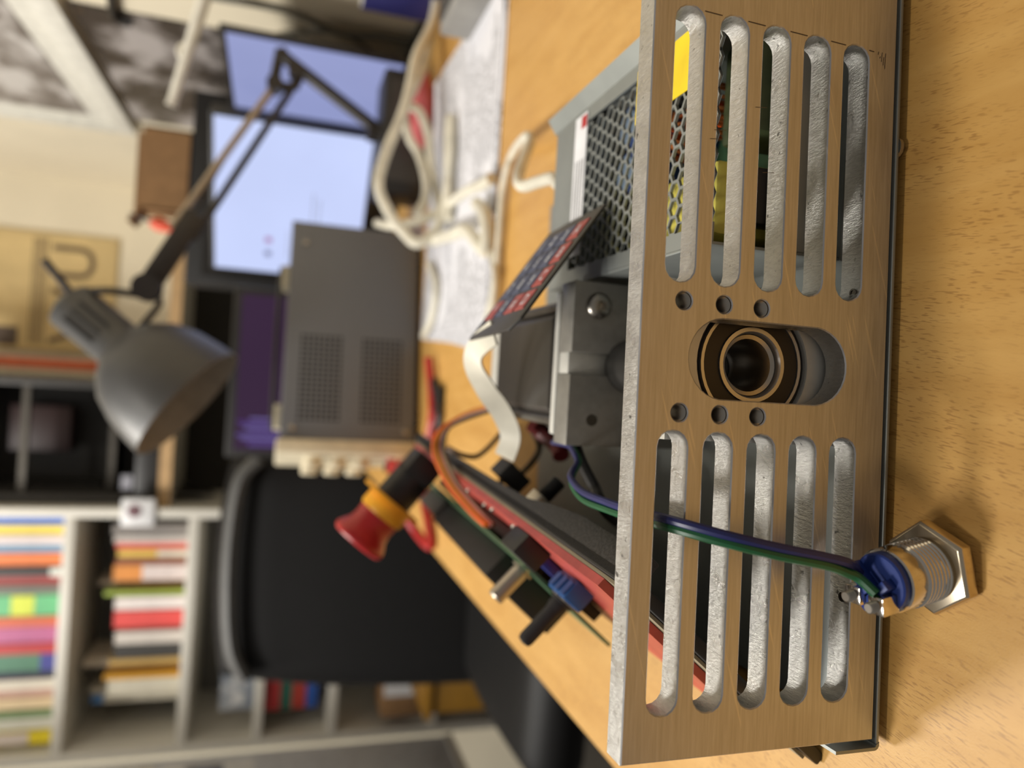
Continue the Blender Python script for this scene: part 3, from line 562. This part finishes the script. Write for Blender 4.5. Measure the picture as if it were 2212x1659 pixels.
mb.add(vs, fs).build('cloth', mat('pink_cloth', (196, 96, 98), .7), pk); MB().tube([(.30, .925, .03), (.335, .920, .034), (.37, .925, .03)], .002).build('drawstring', RED, pk)
bf = thing('blue_folder', (.46, .965, 0), 'dark blue upright folder against the right wall', 'folder')
MB().box(.462, .485, .88, .962, 0, .094).build('cover', mat('navy_card', (38, 38, 92), .5), bf, .002); MB().box(.464, .483, .882, .960, .094, .0955).build('pages', WHITE, bf)
# ================================================================== desk lamp
lamp = thing('desk_lamp', (.33, .985, 0), 'grey architect desk lamp with bell shaped shade and jointed arm', 'lamp')
LY = .95; rc = py(408, 872, LY - .012); LA = Vector((-.607, -.17, -.776)).normalized()
GL = mat('lamp_grey_enamel', (70, 69, 68), .42, 0, .04); GLI = mat('lamp_inner_grey', (150, 140, 126), .5)
prof = [(.0275, -.175), (.029, -.172), (.029, -.105), (.032, -.100), (.046, -.091), (.060, -.074), (.070, -.048), (.0755, -.018), (.0772, 0)]
inn = [(.0757, 0), (.0738, -.018), (.0685, -.047), (.0585, -.072), (.0445, -.089), (.030, -.098), (.001, -.100)]
MB().lathe(prof, rc, LA, 48, closed=False).build('shade', GL, lamp, sharp=60)
MB().lathe([(.0772, 0)] + inn, rc, LA, 48, closed=False).build('shade_inside', GLI, lamp, sharp=60)
MB().lathe([(.0275, -.175), (.020, -.180), (.001, -.181)], rc, LA, 32, closed=False).build('neck_cap', GL, lamp)
lx, lyv, _ = frame(LA, Y)
for k in (-1, 0, 1): MB().obox(rc - LA * .138 - lx * .0288 + lyv * (.012 * k), LA, lyv, lx, .02, .0018, .0008).build('vent_slot', RUB, lamp)
MB().cyl(rc - LA * .060, rc - LA * .098, .014, .014, 20).build('bulb_socket', WHITE, lamp)
LB = mat('lamp_black_metal', (48, 44, 42), .4, .3)
j0 = py(235, 628, LY); j1 = py(318, 640, LY); e1 = py(594, 184, .985); e2 = py(640, 155, .985); kb = Vector((.318, .985, .055))
MB().tube([rc - LA * .165 - lyv * 0 + X * .02, j0, j1], .0045, 8, 4).build('swivel', LB, lamp); MB().tube([j1, py(345, 655, LY), rc - LA * .092 + X * .012], .004, 8, 4).build('shade_stay', LB, lamp)
MB().cyl(py(168, 652, LY), py(96, 562, LY), .0045).build('shade_handle', LB, lamp)
j2 = py(318, 622, .952); j3 = py(425, 462, .965)
dv = (j3 - j2).normalized(); MB().obox((j2 + j3) / 2, dv, frame(dv, Y)[0], frame(dv, Y)[1], (j3 - j2).length / 2, .006, .0125).build('arm_sleeve', LB, lamp, .002)
MB().cyl(j2 - Y * .012, j2 + Y * .012, .016, .016, 24).build('head_joint', LB, lamp)
for off, k in ((.014, 0), (-.012, 1)):
    up = frame(dv, Y)[1]; MB().cyl(j3 - dv * .03 + up * off, (e1 if k == (0 if (up.z > 0) else 1) else py(632, 190, .985)), .0045).build('arm_bar', LB if k else mat('arm_aluminium', (160, 146, 128), .3, .8), lamp)
MB().tube([j3 + up * .004, (j3 + e1) / 2 + up * .006, e1], .0026).build('power_flex', LB, lamp)
tA, tB, tC, tD = py(606, 108, .985), py(648, 160, .985), py(590, 186, .985), py(634, 190, .985)
for a_, b_3 in ((tA, tB), (tA, tC), (tC, tD), (tB, tD)): MB().cyl(a_, b_3, .0065).build('elbow_bracket', LB, lamp)
for q in (e1, e2): MB().cyl(q - Y * .012, q + Y * .012, .010).build('elbow_joint', LB, lamp)
MB().cyl(py(612, 122, .985), kb, .0080).build('lower_arm', LB, lamp)
MB().cyl((kb.x, kb.y, 0), kb + Z * .02, .013).build('clamp_post', LB, lamp); MB().lathe([(.040, 0), (.040, .012), (.036, .016)], (kb.x, kb.y, 0), Z, 32).build('clamp_base', LB, lamp)
# ================================================================== monitors
def monitor(name, label, p0, p1, z0, z1, mats, group='monitors', rnd=.012, back=.03):
    d = Vector((p1[0] - p0[0], p1[1] - p0[1], 0)); w = d.length; d.normalize(); n = Vector((d.y, -d.x, 0)); o = Vector((p0[0], p0[1], 0))
    c = o + d * w / 2 - n * .05
    mo = thing(name, (c.x, c.y, 0), label, 'monitor', group)
    q = lambda a, e, z: o + d * a + n * e + Z * z
    bx_ = lambda a0, a1, e0, e1, z0_, z1_: MB().add([q(a, e, z) for a in (a0, a1) for e in (e0, e1) for z in (z0_, z1_)], [(0, 1, 3, 2), (4, 6, 7, 5), (0, 4, 5, 1), (2, 3, 7, 6), (0, 2, 6, 4), (1, 5, 7, 3)])
    bx_(-rnd, w + rnd, -back, 0, z0 - rnd, z1 + rnd).build('housing', BLK, mo, .003)
    sc = bx_(0, w, .0002, .0012, z0, z1).build('screen', mats, mo)
    bx_(w / 2 - .02, w / 2 + .02, -back - .02, -back + .002, .004, (z0 + z1) / 2).build('stand_post', BLK, mo, .002)
    bx_(w / 2 - .08, w / 2 + .08, -back - .08, -back + .03, 0, .008).build('stand_foot', BLK, mo, .002)
    return mo, sc, q
def emis(name, rgb, st):
    return mat(name, rgb, .4, 0, .04, 6, 0, .3, st)
m1, s1, q1 = monitor('monitor', 'monitor showing a bright white page, behind the desk lamp arm', (.160, 1.285), (.352, 1.125), .052, .275, emis('screen_white', (196, 208, 248), .92), rnd=.006)
for a, z, w_, h_, c in ((.02, .105, .015, .006, (150, 150, 180)), (.03, .19, .010, .010, (120, 124, 160)), (.055, .19, .010, .010, (170, 120, 170)), (.10, .13, .05, .002, (160, 166, 190)), (.10, .12, .04, .002, (160, 166, 190)), (.03, .165, .05, .0015, (170, 176, 200))):
    MB().add([q1(a, .0014, z), q1(a + w_, .0014, z), q1(a + w_, .0014, z + h_), q1(a, .0014, z + h_)], [(0, 1, 2, 3)]).build('page_mark', emis('mark_%d_%d' % (c[0], c[1]), c, .85), s1)
pA, pB = py(519, 234, 1.235), py(492, 70, 1.0)
m2, s2, q2 = monitor('monitor', 'bluish monitor turned sideways beside the right wall', (.402, 1.235), (.418, 1.0), .030, .255, emis('screen_bluish', (142, 150, 196), .95), back=.008, rnd=.008)
MB().add([q2(.10, .0014, .10), q2(.115, .0014, .10), q2(.115, .0014, .13), q2(.10, .0014, .13)], [(0, 1, 2, 3)]).build('page_mark', emis('mark_grey', (112, 112, 150), .9), s2)
m3, s3, q3 = monitor('monitor', 'dark monitor with a purple picture above the grey bench power supply', (-.125, 1.20), (.112, 1.20), .02, .226, emis('screen_purple', (44, 18, 52), .9))
for k in range(9):
    a = .006 + k * .005; z = .05 + .012 * (k % 3)
    MB().add([q3(a, .0014, z), q3(a + .003, .0014, z), q3(a + .003, .0014, .205 + .006 * ((k * 5) % 4)), q3(a, .0014, .205 + .006 * ((k * 5) % 4))], [(0, 1, 2, 3)]).build('picture_streak', emis('streak_%d' % (k % 3), [(88, 74, 140), (70, 40, 110), (110, 100, 160)][k % 3], .9), s3)
# ================================================================== cabinet, shelf and things above the monitors
cab = thing('black_equipment_case', (.28, 1.42, 0), 'black equipment case standing behind the white screen', 'case')
MB().box(.135, .455, 1.335, 1.415, 0, .326).build('case_body', RUB, cab, .004); MB().box(.15, .44, 1.333, 1.335, .02, .30).build('grille', BLK, cab)
cb = thing('cardboard_box', (.32, 1.37, .326), 'open brown cardboard box on top of the black case', 'box')
bx0, bx1, by0, by1, bz0, bz1 = .250, .385, 1.340, 1.412, .326, .400
for nm, (a0, a1, c0_, c1_, e0, e1_) in (('front_wall', (bx0, bx1, by0, by0 + .003, bz0, bz1)), ('back_wall', (bx0, bx1, by1 - .003, by1, bz0, bz1)), ('side_wall', (bx0, bx0 + .003, by0, by1, bz0, bz1)), ('side_wall', (bx1 - .003, bx1, by0, by1, bz0, bz1)), ('bottom', (bx0, bx1, by0, by1, bz0, bz0 + .003))):
    MB().box(a0, a1, c0_, c1_, e0, e1_).build(nm, CARD, cb)
MB().prism([(0, 0), (-.022, .018), (-.022, .0205), (0, .003)], (bx0, by0, bz1 - .003), X, Z, Y * (by1 - by0)).build('flap', CARD, cb)
MB().prism([(bx0, 0), (bx1, 0), (bx1 + .01, .02), (bx0 + .004, .02)], (0, by1 - .003, bz1), X, Z, Y * .003).build('flap', CARD, cb)
og = thing('orange_tool', (.222, 1.36, .326), 'small orange plastic grip on the black case beside the lamp arm', 'tool')
MB().lathe([(.008, 0), (.011, .006), (.009, .03), (.012, .05), (.006, .062)], (.222, 1.37, .326), Vector((.2, 0, 1)), 16).build('grip', mat('bright_orange', (226, 84, 52), .5), og); MB().cyl((.235, 1.37, .386), (.243, 1.37, .42), .003).build('shaft', STEEL, og)
sh = thing('wall_shelf', (.0, 2.2, .40), 'wall shelf with pale wood edge and added dark sheet for the shade beneath', 'shelf')
MB().box(-.366, .49, 2.05, 2.395, .414, .440).build('shelf_board', WHITESH, sh); MB().box(-.366, .49, 2.046, 2.05, .412, .441).build('wood_edge', WOODE, sh)
MB().box(-.366, .49, 2.33, 2.36, -.70, .414).build('back_panel', mat('under_shelf_shade', (44, 41, 38), .8), sh)  # added dark sheet, the shade under the shelf is put into its colour
for bxk in (-.35, .02, .47): MB().prism([(0, 0), (0, -.10), (.02, -.10), (.20, 0)], (bxk, 2.13, .414), Y, Z, X * .008).build('bracket', STEELD, sh)
brown = mat('aged_parchment', (206, 180, 126), .7, 0, .14, 9)
pst = thing('parchment_poster', (.16, 2.39, .44), 'yellowed poster with large dark letters on the back wall', 'poster')
MB().box(.012, .345, 2.390, 2.396, .632, 1.02).build('sheet', brown, pst); INK = mat('faded_ink', (104, 86, 62), .7)
text_mesh('U', .155, (.268, 2.3885, .735), X, Z, INK, 'letter', pst, .0004); text_mesh('W', .155, (.115, 2.3885, .735), X, Z, INK, 'letter', pst, .0004)
for k in range(5): MB().box(.03, .33, 2.3888, 2.390, .808 + k * .008, .811 + k * .008).build('print_line', INK, pst)
MB().box(.022, .075, 2.3888, 2.390, .87, .98).build('dark_block', mat('poster_dark', (84, 70, 58), .7), pst)
ob = thing('orange_frame_bar', (-.02, 2.2, .441), 'upright orange bar between the yellowed poster and dark printer', 'bar')
MB().box(-.036, -.008, 2.18, 2.22, .441, 1.05).build('bar', ORANGE, ob, .002); MB().box(-.05, .006, 2.16, 2.24, .441, .447).build('bar_foot', DGREY, ob)
pr3 = thing('desktop_printer', (-.2, 2.2, .441), 'dark grey machine with open front and red parts on the wall shelf', 'machine')
MB().box(-.36, -.055, 2.33, 2.36, .441, .98).build('rear_panel', DGREY, pr3, .003); MB().box(-.075, -.055, 2.07, 2.33, .441, .98).build('side_panel', DGREY, pr3, .003); MB().box(-.36, -.34, 2.07, 2.33, .441, .98).build('side_panel', DGREY, pr3, .003)
MB().box(-.34, -.075, 2.07, 2.33, .441, .50).build('base_unit', BLK, pr3, .003); MB().box(-.34, -.075, 2.07, 2.33, .92, .98).build('top_unit', DGREY, pr3, .003)
MB().box(-.25, -.13, 2.20, 2.28, .68, .82).build('carriage', mat('dark_red_part', (44, 24, 23), .5), pr3, .004); MB().box(-.33, -.08, 2.14, 2.30, .56, .575).build('bed', STEELD, pr3); MB().box(-.325, -.29, 2.068, 2.07, .505, .53).build('badge', mat('badge_grey', (150, 150, 160), .4), pr3)
MB().box(-.34, -.075, 2.10, 2.115, .75, .765).build('rail', STEELD, pr3)
# pictures on the right wall
pf = thing('framed_picture', (.49, 1.45, .48), 'white framed black and white picture high on the right wall', 'picture')
y0_, y1_, z0_, z1_ = 1.02, 1.77, .488, 1.05
for a0, a1, e0, e1_ in ((y0_, y1_, z0_, z0_ + .035), (y0_, y1_, z1_ - .035, z1_), (y0_, y0_ + .035, z0_ + .035, z1_ - .035), (y1_ - .035, y1_, z0_ + .035, z1_ - .035)): MB().box(.482, .4998, a0, a1, e0, e1_).build('frame_bar', WHITE, pf, .001)
MB().box(.492, .4995, y0_ + .03, y1_ - .03, z0_ + .03, z1_ - .03).build('mount', WHITE, pf); MB().box(.4905, .492, y0_ + .075, y1_ - .075, z0_ + .075, z1_ - .075).build('photograph', mat_print_bw('photo_bw_a', (4, 7, 16), 2.0, (112, 105, 100), (200, 196, 192)), pf)
pd = thing('dark_poster', (.49, 1.40, .26), 'unframed dark black and white poster below the white frame', 'poster')
MB().box(.4955, .4995, 1.188, 1.70, .262, .480).build('sheet', mat_print_bw('photo_bw_b', (3, 9, 11), 5.1, (60, 54, 50), (170, 164, 162)), pd); MB().box(.4948, .4955, 1.20, 1.212, .465, .474).build('pin', STEEL, pd)
rod = thing('white_rod', py(410, 100, 1.03), 'slim white rod reaching in from the right in front of the dark poster', 'rod')
ra, rb = py(446, -20, 1.03), py(372, 222, 1.06); MB().cyl(ra, rb, .0085, .0065).build('tube', WHITE, rod); MB().cyl(rb, rb + (rb - ra).normalized() * .004, .0075).build('end_cap', WHITESH, rod); MB().tube([py(395, 95, 1.045), py(385, 110, 1.045), py(395, 135, 1.048)], .003).build('hook', WHITE, rod)
cable([px(0 + 240, -10, .492), px(243, 20, .492), px(252, 40, .491), px(285, 50, .490)], .006, BLK, 'black_cable', 'short black cable hanging on the right wall above the dark poster')
cable([px(455, -6, .494), px(560, 12, .494), px(640, 30, .494), px(735, 72, .494), px(830, 80, .490), px(905, 95, .485)], .004, mat('grey_cord', (96, 96, 90), .5), 'grey_cable', 'thin grey cable running along the right wall to the desk')
cable([px(560, 85, .494), px(640, 72, .494), px(735, 70, .494), px(800, 110, .49)], .003, mat('grey_cord', (96, 96, 90), .5), 'grey_cable', 'second thin grey cable branching above the bluish screen')
# ================================================================== bookcase
BKX0, BKX1, BKY0, BKY1 = -.985, -.366, 2.02, 2.36
bk = thing('bookcase', (-.675, 2.19, FLOOR), 'white bookcase full of coloured books at the left', 'bookcase')
MB().box(BKX1 - .022, BKX1, BKY0, BKY1, FLOOR, 1.25).build('side_panel', WHITESH, bk, .001); MB().box(BKX0, BKX0 + .022, BKY0, BKY1, FLOOR, 1.25).build('side_panel', WHITESH, bk, .001)
MB().box(BKX0 + .022, BKX1 - .022, BKY1 - .008, BKY1, FLOOR, 1.25).build('back_panel', mat('bookcase_back', (120, 118, 114), .7), bk)
SHZ = [.640, .362, .180, -.010, -.285]
for z in SHZ + [.98]: MB().box(BKX0 + .022, BKX1 - .022, BKY0, BKY1 - .008, z - .024, z).build('shelf', WHITESH, bk, .001)
def bkx(yp): return py(120, yp, BKY0).x
PAGE = mat('page_edges', (218, 208, 186), .8)
def book(x0, x1, z0, h, dpt, rgb, label, patch=None, group='books on the shelves', yf=None):
    yf = yf if yf is not None else BKY0 + .03 + .012 * random.random(); c = Vector(((x0 + x1) / 2, yf + dpt / 2, z0)); t = min(.0025, (x1 - x0) * .2)
    b = thing('book', c, label, 'book', group); m_ = mat('cover_%d_%d_%d' % rgb, rgb, .5, 0, .06, 30)
    mbx = MB(); mbx.box(x0, x0 + t, yf, yf + dpt, z0, z0 + h).box(x1 - t, x1, yf, yf + dpt, z0, z0 + h).box(x0 + t, x1 - t, yf, yf + t, z0, z0 + h); mbx.build('cover', m_, b)
    MB().box(x0 + t, x1 - t, yf + t, yf + dpt - .004, z0 + .003, z0 + h - .003).build('pages', PAGE, b)
    if patch:
        f0, f1, rg = patch; MB().box(x0 + .001, x1 - .001, yf - .0008, yf, z0 + h * f0, z0 + h * f1).build('spine_label', mat('cover_%d_%d_%d' % rg, rg, .5), b)
ROW1 = [(1125, 1139, (52, 104, 190), 'blue'), (1141, 1159, (236, 212, 96), 'pale yellow'), (1166, 1184, (220, 208, 208), 'white'), (1187, 1201, (120, 156, 186), 'grey blue'), (1204, 1231, (226, 122, 62), 'orange'), (1233, 1253, (52, 46, 44), 'black', (.0, .12, (205, 208, 200))), (1255, 1270, (156, 60, 56), 'brick red'), (1274, 1291, (112, 110, 100), 'grey'), (1293, 1338, (96, 176, 120), 'green', (.25, .45, (200, 210, 70))), (1340, 1361, (200, 98, 66), 'rust orange'), (1363, 1396, (178, 96, 138), 'magenta'), (1398, 1420, (182, 56, 58), 'crimson'), (1422, 1460, (84, 130, 106), 'sea green', (.0, .16, (70, 72, 150))), (1462, 1476, (44, 48, 70), 'navy'), (1478, 1499, (226, 218, 202), 'ivory'), (1500, 1516, (204, 164, 148), 'dusty pink'), (1518, 1540, (232, 208, 168), 'cream'), (1546, 1560, (134, 158, 112), 'sage green'), (1564, 1588, (222, 220, 206), 'off white'), (1590, 1618, (230, 208, 36), 'bright yellow', (.22, .8, (214, 200, 190)))]
for i, e in enumerate(ROW1):
    a, b_2 = bkx(e[1]), bkx(e[0]); h = .235 + .03 * random.random()
    nb = ROW1[i - 1][3] if i else None
    book(a, b_2, SHZ[0], h, .17, e[2], '%s book on the upper shelf %s' % (e[3], ('just left of the %s one' % nb) if nb else 'at its right end'), e[4] if len(e) > 4 else None)
ROW2 = [(1144, 1164, (132, 126, 122), 'grey', .18), (1168, 1182, (196, 188, 182), 'light grey', .175), (1183, 1196, (214, 98, 84), 'coral red', .17), (1199, 1215, (216, 180, 84), 'mustard', .165, (.0, .45, (216, 206, 190))), (1217, 1231, (128, 72, 52), 'brown', .168), (1233, 1268, (216, 140, 66), 'orange', .172, (.0, .62, (214, 200, 196))), (1280, 1291, (180, 170, 156), 'beige', .215), (1292, 1301, (156, 176, 78), 'lime green', .19), (1306, 1334, (228, 218, 214), 'white', .165), (1338, 1374, (226, 84, 80), 'bright red', .165), (1384, 1412, (214, 206, 198), 'ivory', .16), (1414, 1444, (66, 64, 62), 'charcoal', .16), (1446, 1460, (196, 162, 96), 'tan', .17), (1462, 1478, (206, 196, 180), 'pale', .24), (1479, 1491, (222, 164, 52), 'amber', .18), (1492, 1526, (226, 220, 202), 'thick cream', .17), (1528, 1538, (196, 190, 176), 'slim grey', .22), (1542, 1562, (214, 208, 192), 'white', .215, (.87, 1.0, (70, 130, 196)))]
for i, e in enumerate(ROW2):
    nb = ROW2[i - 1][3] if i else None
    book(bkx(e[1]), bkx(e[0]), SHZ[1], e[4], .15, e[2], '%s book on the second shelf %s' % (e[3], ('just left of the %s one' % nb) if nb else 'at its right end'), e[5] if len(e) > 5 else None, yf=BKY0 + (.10 if e[4] > .21 else .045))
random.seed(5)
def flatbook(px0, px1, rgb, label):
    z1_ = py(px0, 1520, BKY0 + .02).z; z0_ = py(px1, 1520, BKY0 + .02).z; xa, xb = bkx(1578), bkx(1468)
    b = thing('book', ((xa + xb) / 2, BKY0 + .12, z0_), label, 'book', 'books lying flat'); m_ = mat('cover_%d_%d_%d' % rgb, rgb, .5)
    MB().box(xa, xb, BKY0 + .03, BKY0 + .21, z0_, z0_ + .002).box(xa, xb, BKY0 + .03, BKY0 + .21, z1_ - .002, z1_).box(xa, xb, BKY0 + .03, BKY0 + .033, z0_ + .002, z1_ - .002).build('cover', m_, b)
    MB().box(xa + .002, xb - .002, BKY0 + .033, BKY0 + .207, z0_ + .002, z1_ - .002).build('pages', PAGE, b)
zz = [570, 604, 630, 660, 684]
# ends rest on the board at SHZ[3]
flatbook(zz[3], zz[4], (36, 82, 162), 'blue book lying flat at the bottom of the low stack'); flatbook(zz[2], zz[3], (168, 56, 44), 'rust red book lying flat on the blue one'); flatbook(zz[1], zz[2], (36, 96, 80), 'dark green book lying flat between two red ones'); flatbook(zz[0], zz[1], (196, 54, 56), 'bright red book lying flat on top of the low stack')
pcs = thing('picture_card', (-.90, 2.05, SHZ[2]), 'pale picture card with dark print leaning in the third shelf', 'card')
MB().box(bkx(1572), bkx(1478), BKY0 + .03, BKY0 + .034, SHZ[2], SHZ[2] + .085).build('card', mat_print_bw('card_print', (22, 22, 22), 1.1, (120, 128, 140), (206, 206, 206)), pcs); MB().box(bkx(1572), bkx(1478), BKY0 + .034, BKY0 + .037, SHZ[2], SHZ[2] + .085).build('backing', CARD, pcs)
cbx = thing('parcel_box', (-.86, 2.08, SHZ[4]), 'small brown parcel with white label on the lowest visible shelf', 'box')
xa, xb = bkx(1590), bkx(1470); zA = SHZ[4]
MB().box(xa - .01, xb - .005, BKY0 - .01, BKY0 + .12, zA + .0225, zA + .135).build('carton', CARD, cbx, .001); MB().box(xa + .045, xb - .01, BKY0 - .0112, BKY0 - .01, zA + .03, zA + .13).build('address_label', mat('label_white', (222, 222, 224), .5), cbx)
bbk = thing('blue_box', (-.86, 2.05, zA), 'flat blue box underneath the brown parcel', 'box'); MB().box(xa + .03, xb, BKY0 - .005, BKY0 + .12, zA, zA + .022).build('carton', BLUE, bbk, .001); MB().box(xa + .05, xb - .02, BKY0 - .0058, BKY0 - .005, zA + .006, zA + .016).build('print', WHITE, bbk)
tq = py(298, 1107, 2.012)
ptg = thing('paper_tag', (tq.x, 2.015, tq.z - .035), 'white paper tag with dark print on the front corner of the bookcase', 'tag')
MB().box(tq.x - .034, tq.x + .034, 2.010, 2.0195, tq.z - .038, tq.z + .038).build('tag_block', mat('label_white', (222, 222, 224), .5), ptg, .006); MB().lathe([(.017, 0), (.016, .0006)], (tq.x + .004, 2.0098, tq.z + .008), -Y, 20).build('print_dot', mat('tag_print', (110, 80, 86), .6), ptg)
# cabinet door standing open at the left with sheets on it
dr = thing('cabinet_door', (-1.0, 1.82, FLOOR), 'open white cabinet door at the left edge with papers stuck on it', 'door')
MB().box(-1.012, -.992, 1.45, 2.015, -.33, 1.2).build('door_panel', mat('grey_white_panel', (204, 208, 218), .5), dr, .002); MB().box(-1.014, -.988, 1.43, 1.45, -.33, 1.2).build('door_edge', WHITESH, dr)
MB().box(-1.014, -.988, 1.45, 2.015, -.352, -.33).build('door_edge', WHITESH, dr)
MB().box(-.9918, -.9905, 1.70, 1.98, .40, .62).build('paper', WHITE, dr); ph_ = MB().box(-.9918, -.9905, 1.74, 1.98, .17, .38).build('paper', mat('label_white', (222, 222, 224), .5), dr); MB().box(-.9905, -.990, 1.84, 1.96, .24, .33).build('picture', mat_print_bw('door_photo', (14, 14, 14), 7.7, (90, 80, 86), (130, 160, 200)), ph_)
# ================================================================== office chair
chr_ = thing('office_chair', (-.42, 1.30, FLOOR), 'large black leather office chair left of the desk', 'chair')
LEA = mat('black_leather', (14, 13, 13), .55, 0, .15, 90, .1, .25)
def cushion(name, cx, cz, w, h, y0, t, tilt, mt):
    nu, nv = 28, 20; mbx = MB(); vs = []; R = Matrix.Rotation(tilt, 4, 'X')
    for sgn in (1, -1):
        for j in range(nv + 1):
            for i in range(nu + 1):
                u, v = 2 * i / nu - 1, 2 * j / nv - 1; sx_ = u * (1 - .10 * v * v * (1 if v > 0 else .4)); sz_ = v * (1 - .07 * u * u)
                e = max(0, 1 - max(abs(u), abs(v)) ** 8); p_ = R @ Vector((sx_ * w / 2, -sgn * (t / 2) * (.25 + .75 * e ** .5), sz_ * h / 2)); vs.append(Vector((cx, y0, cz)) + p_)
    k = (nu + 1) * (nv + 1); fs = []
    for s_ in range(2):
        for j in range(nv):
            for i in range(nu): a = s_ * k + j * (nu + 1) + i; fs.append((a, a + 1, a + nu + 2, a + nu + 1))
    per = [i for i in range(nu)] + [j * (nu + 1) + nu for j in range(nv)] + [nv * (nu + 1) + i for i in range(nu, 0, -1)] + [j * (nu + 1) for j in range(nv, 0, -1)]
    fs += [(per[q], per[(q + 1) % len(per)], per[(q + 1) % len(per)] + k, per[q] + k) for q in range(len(per))]
    return mbx.add(vs, fs).build(name, mt, chr_, sharp=50)
cushion('backrest', -.384, -.035, .470, .60, 1.50, .10, math.radians(-8), LEA)
cushion('seat', -.384, -.27, .46, .48, 1.25, .11, math.radians(-90), LEA)
MB().tube([py(560, 992, 1.47), py(520, 1040, 1.47), py(500, 1150, 1.47), py(493, 1280, 1.47), py(500, 1400, 1.47), py(530, 1468, 1.47)], .014).build('top_edge_highlight', mat('highlight_grey', (78, 77, 75), .5), chr_)  # added grey tube, shaped and coloured as light catching the chair's top edge
MB().box(-.45, -.31, 1.50, 1.53, -.30, -.02).build('back_bar', BLK, chr_, .004)
MB().cyl((-.384, 1.27, -.64), (-.384, 1.27, -.30), .028).build('gas_column', STEELD, chr_)
for k in range(5):
    t = 2 * math.pi * k / 5 + .3; e = Vector((-.384 + .30 * math.cos(t), 1.27 + .30 * math.sin(t), -.665)); MB().cyl((-.384, 1.27, -.635), e, .022, .014).build('base_leg', BLK, chr_); MB().cyl(e + Vector((0, -.012, -.030)), e + Vector((0, .012, -.030)), .025).build('caster', RUB, chr_)
# things on the floor at the left
yq = py(985, 1500, 1.75)
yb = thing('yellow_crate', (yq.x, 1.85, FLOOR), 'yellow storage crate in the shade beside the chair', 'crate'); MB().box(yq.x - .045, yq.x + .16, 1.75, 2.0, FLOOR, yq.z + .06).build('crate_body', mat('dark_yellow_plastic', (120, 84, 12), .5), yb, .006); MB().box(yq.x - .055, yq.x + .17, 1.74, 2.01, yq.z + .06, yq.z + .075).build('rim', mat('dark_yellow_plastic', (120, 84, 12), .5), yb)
gq = py(1210, 1590, .70)
bag = thing('black_bag', (gq.x, .72, FLOOR), 'dark bag slumped on the floor beside the desk edge', 'bag')
mb = MB(); vs = []; nu, nv = 26, 14
for j in range(nv + 1):
    for i in range(nu):
        t = 2 * math.pi * i / nu; ph = math.pi * j / nv; r = math.sin(ph) ** .7 * (1 + .05 * math.sin(4 * t + j * .7)); vs.append((gq.x - .05 + .17 * r * math.cos(t), .72 + .15 * r * math.sin(t), FLOOR + .17 - .168 * math.cos(ph)))
fs = [(j * nu + i, j * nu + (i + 1) % nu, (j + 1) * nu + (i + 1) % nu, (j + 1) * nu + i) for j in range(nv) for i in range(nu)]
mb.add(vs, fs).build('bag_body', mat('charcoal_cloth', (44, 40, 40), .8, 0, .3, 20), bag, sharp=60)
MB().tube([(gq.x - .12, .72, FLOOR + .32), (gq.x - .09, .71, FLOOR + .40), (gq.x + .0, .71, FLOOR + .40), (gq.x + .03, .72, FLOOR + .32)], .012).build('handle', BLK, bag)
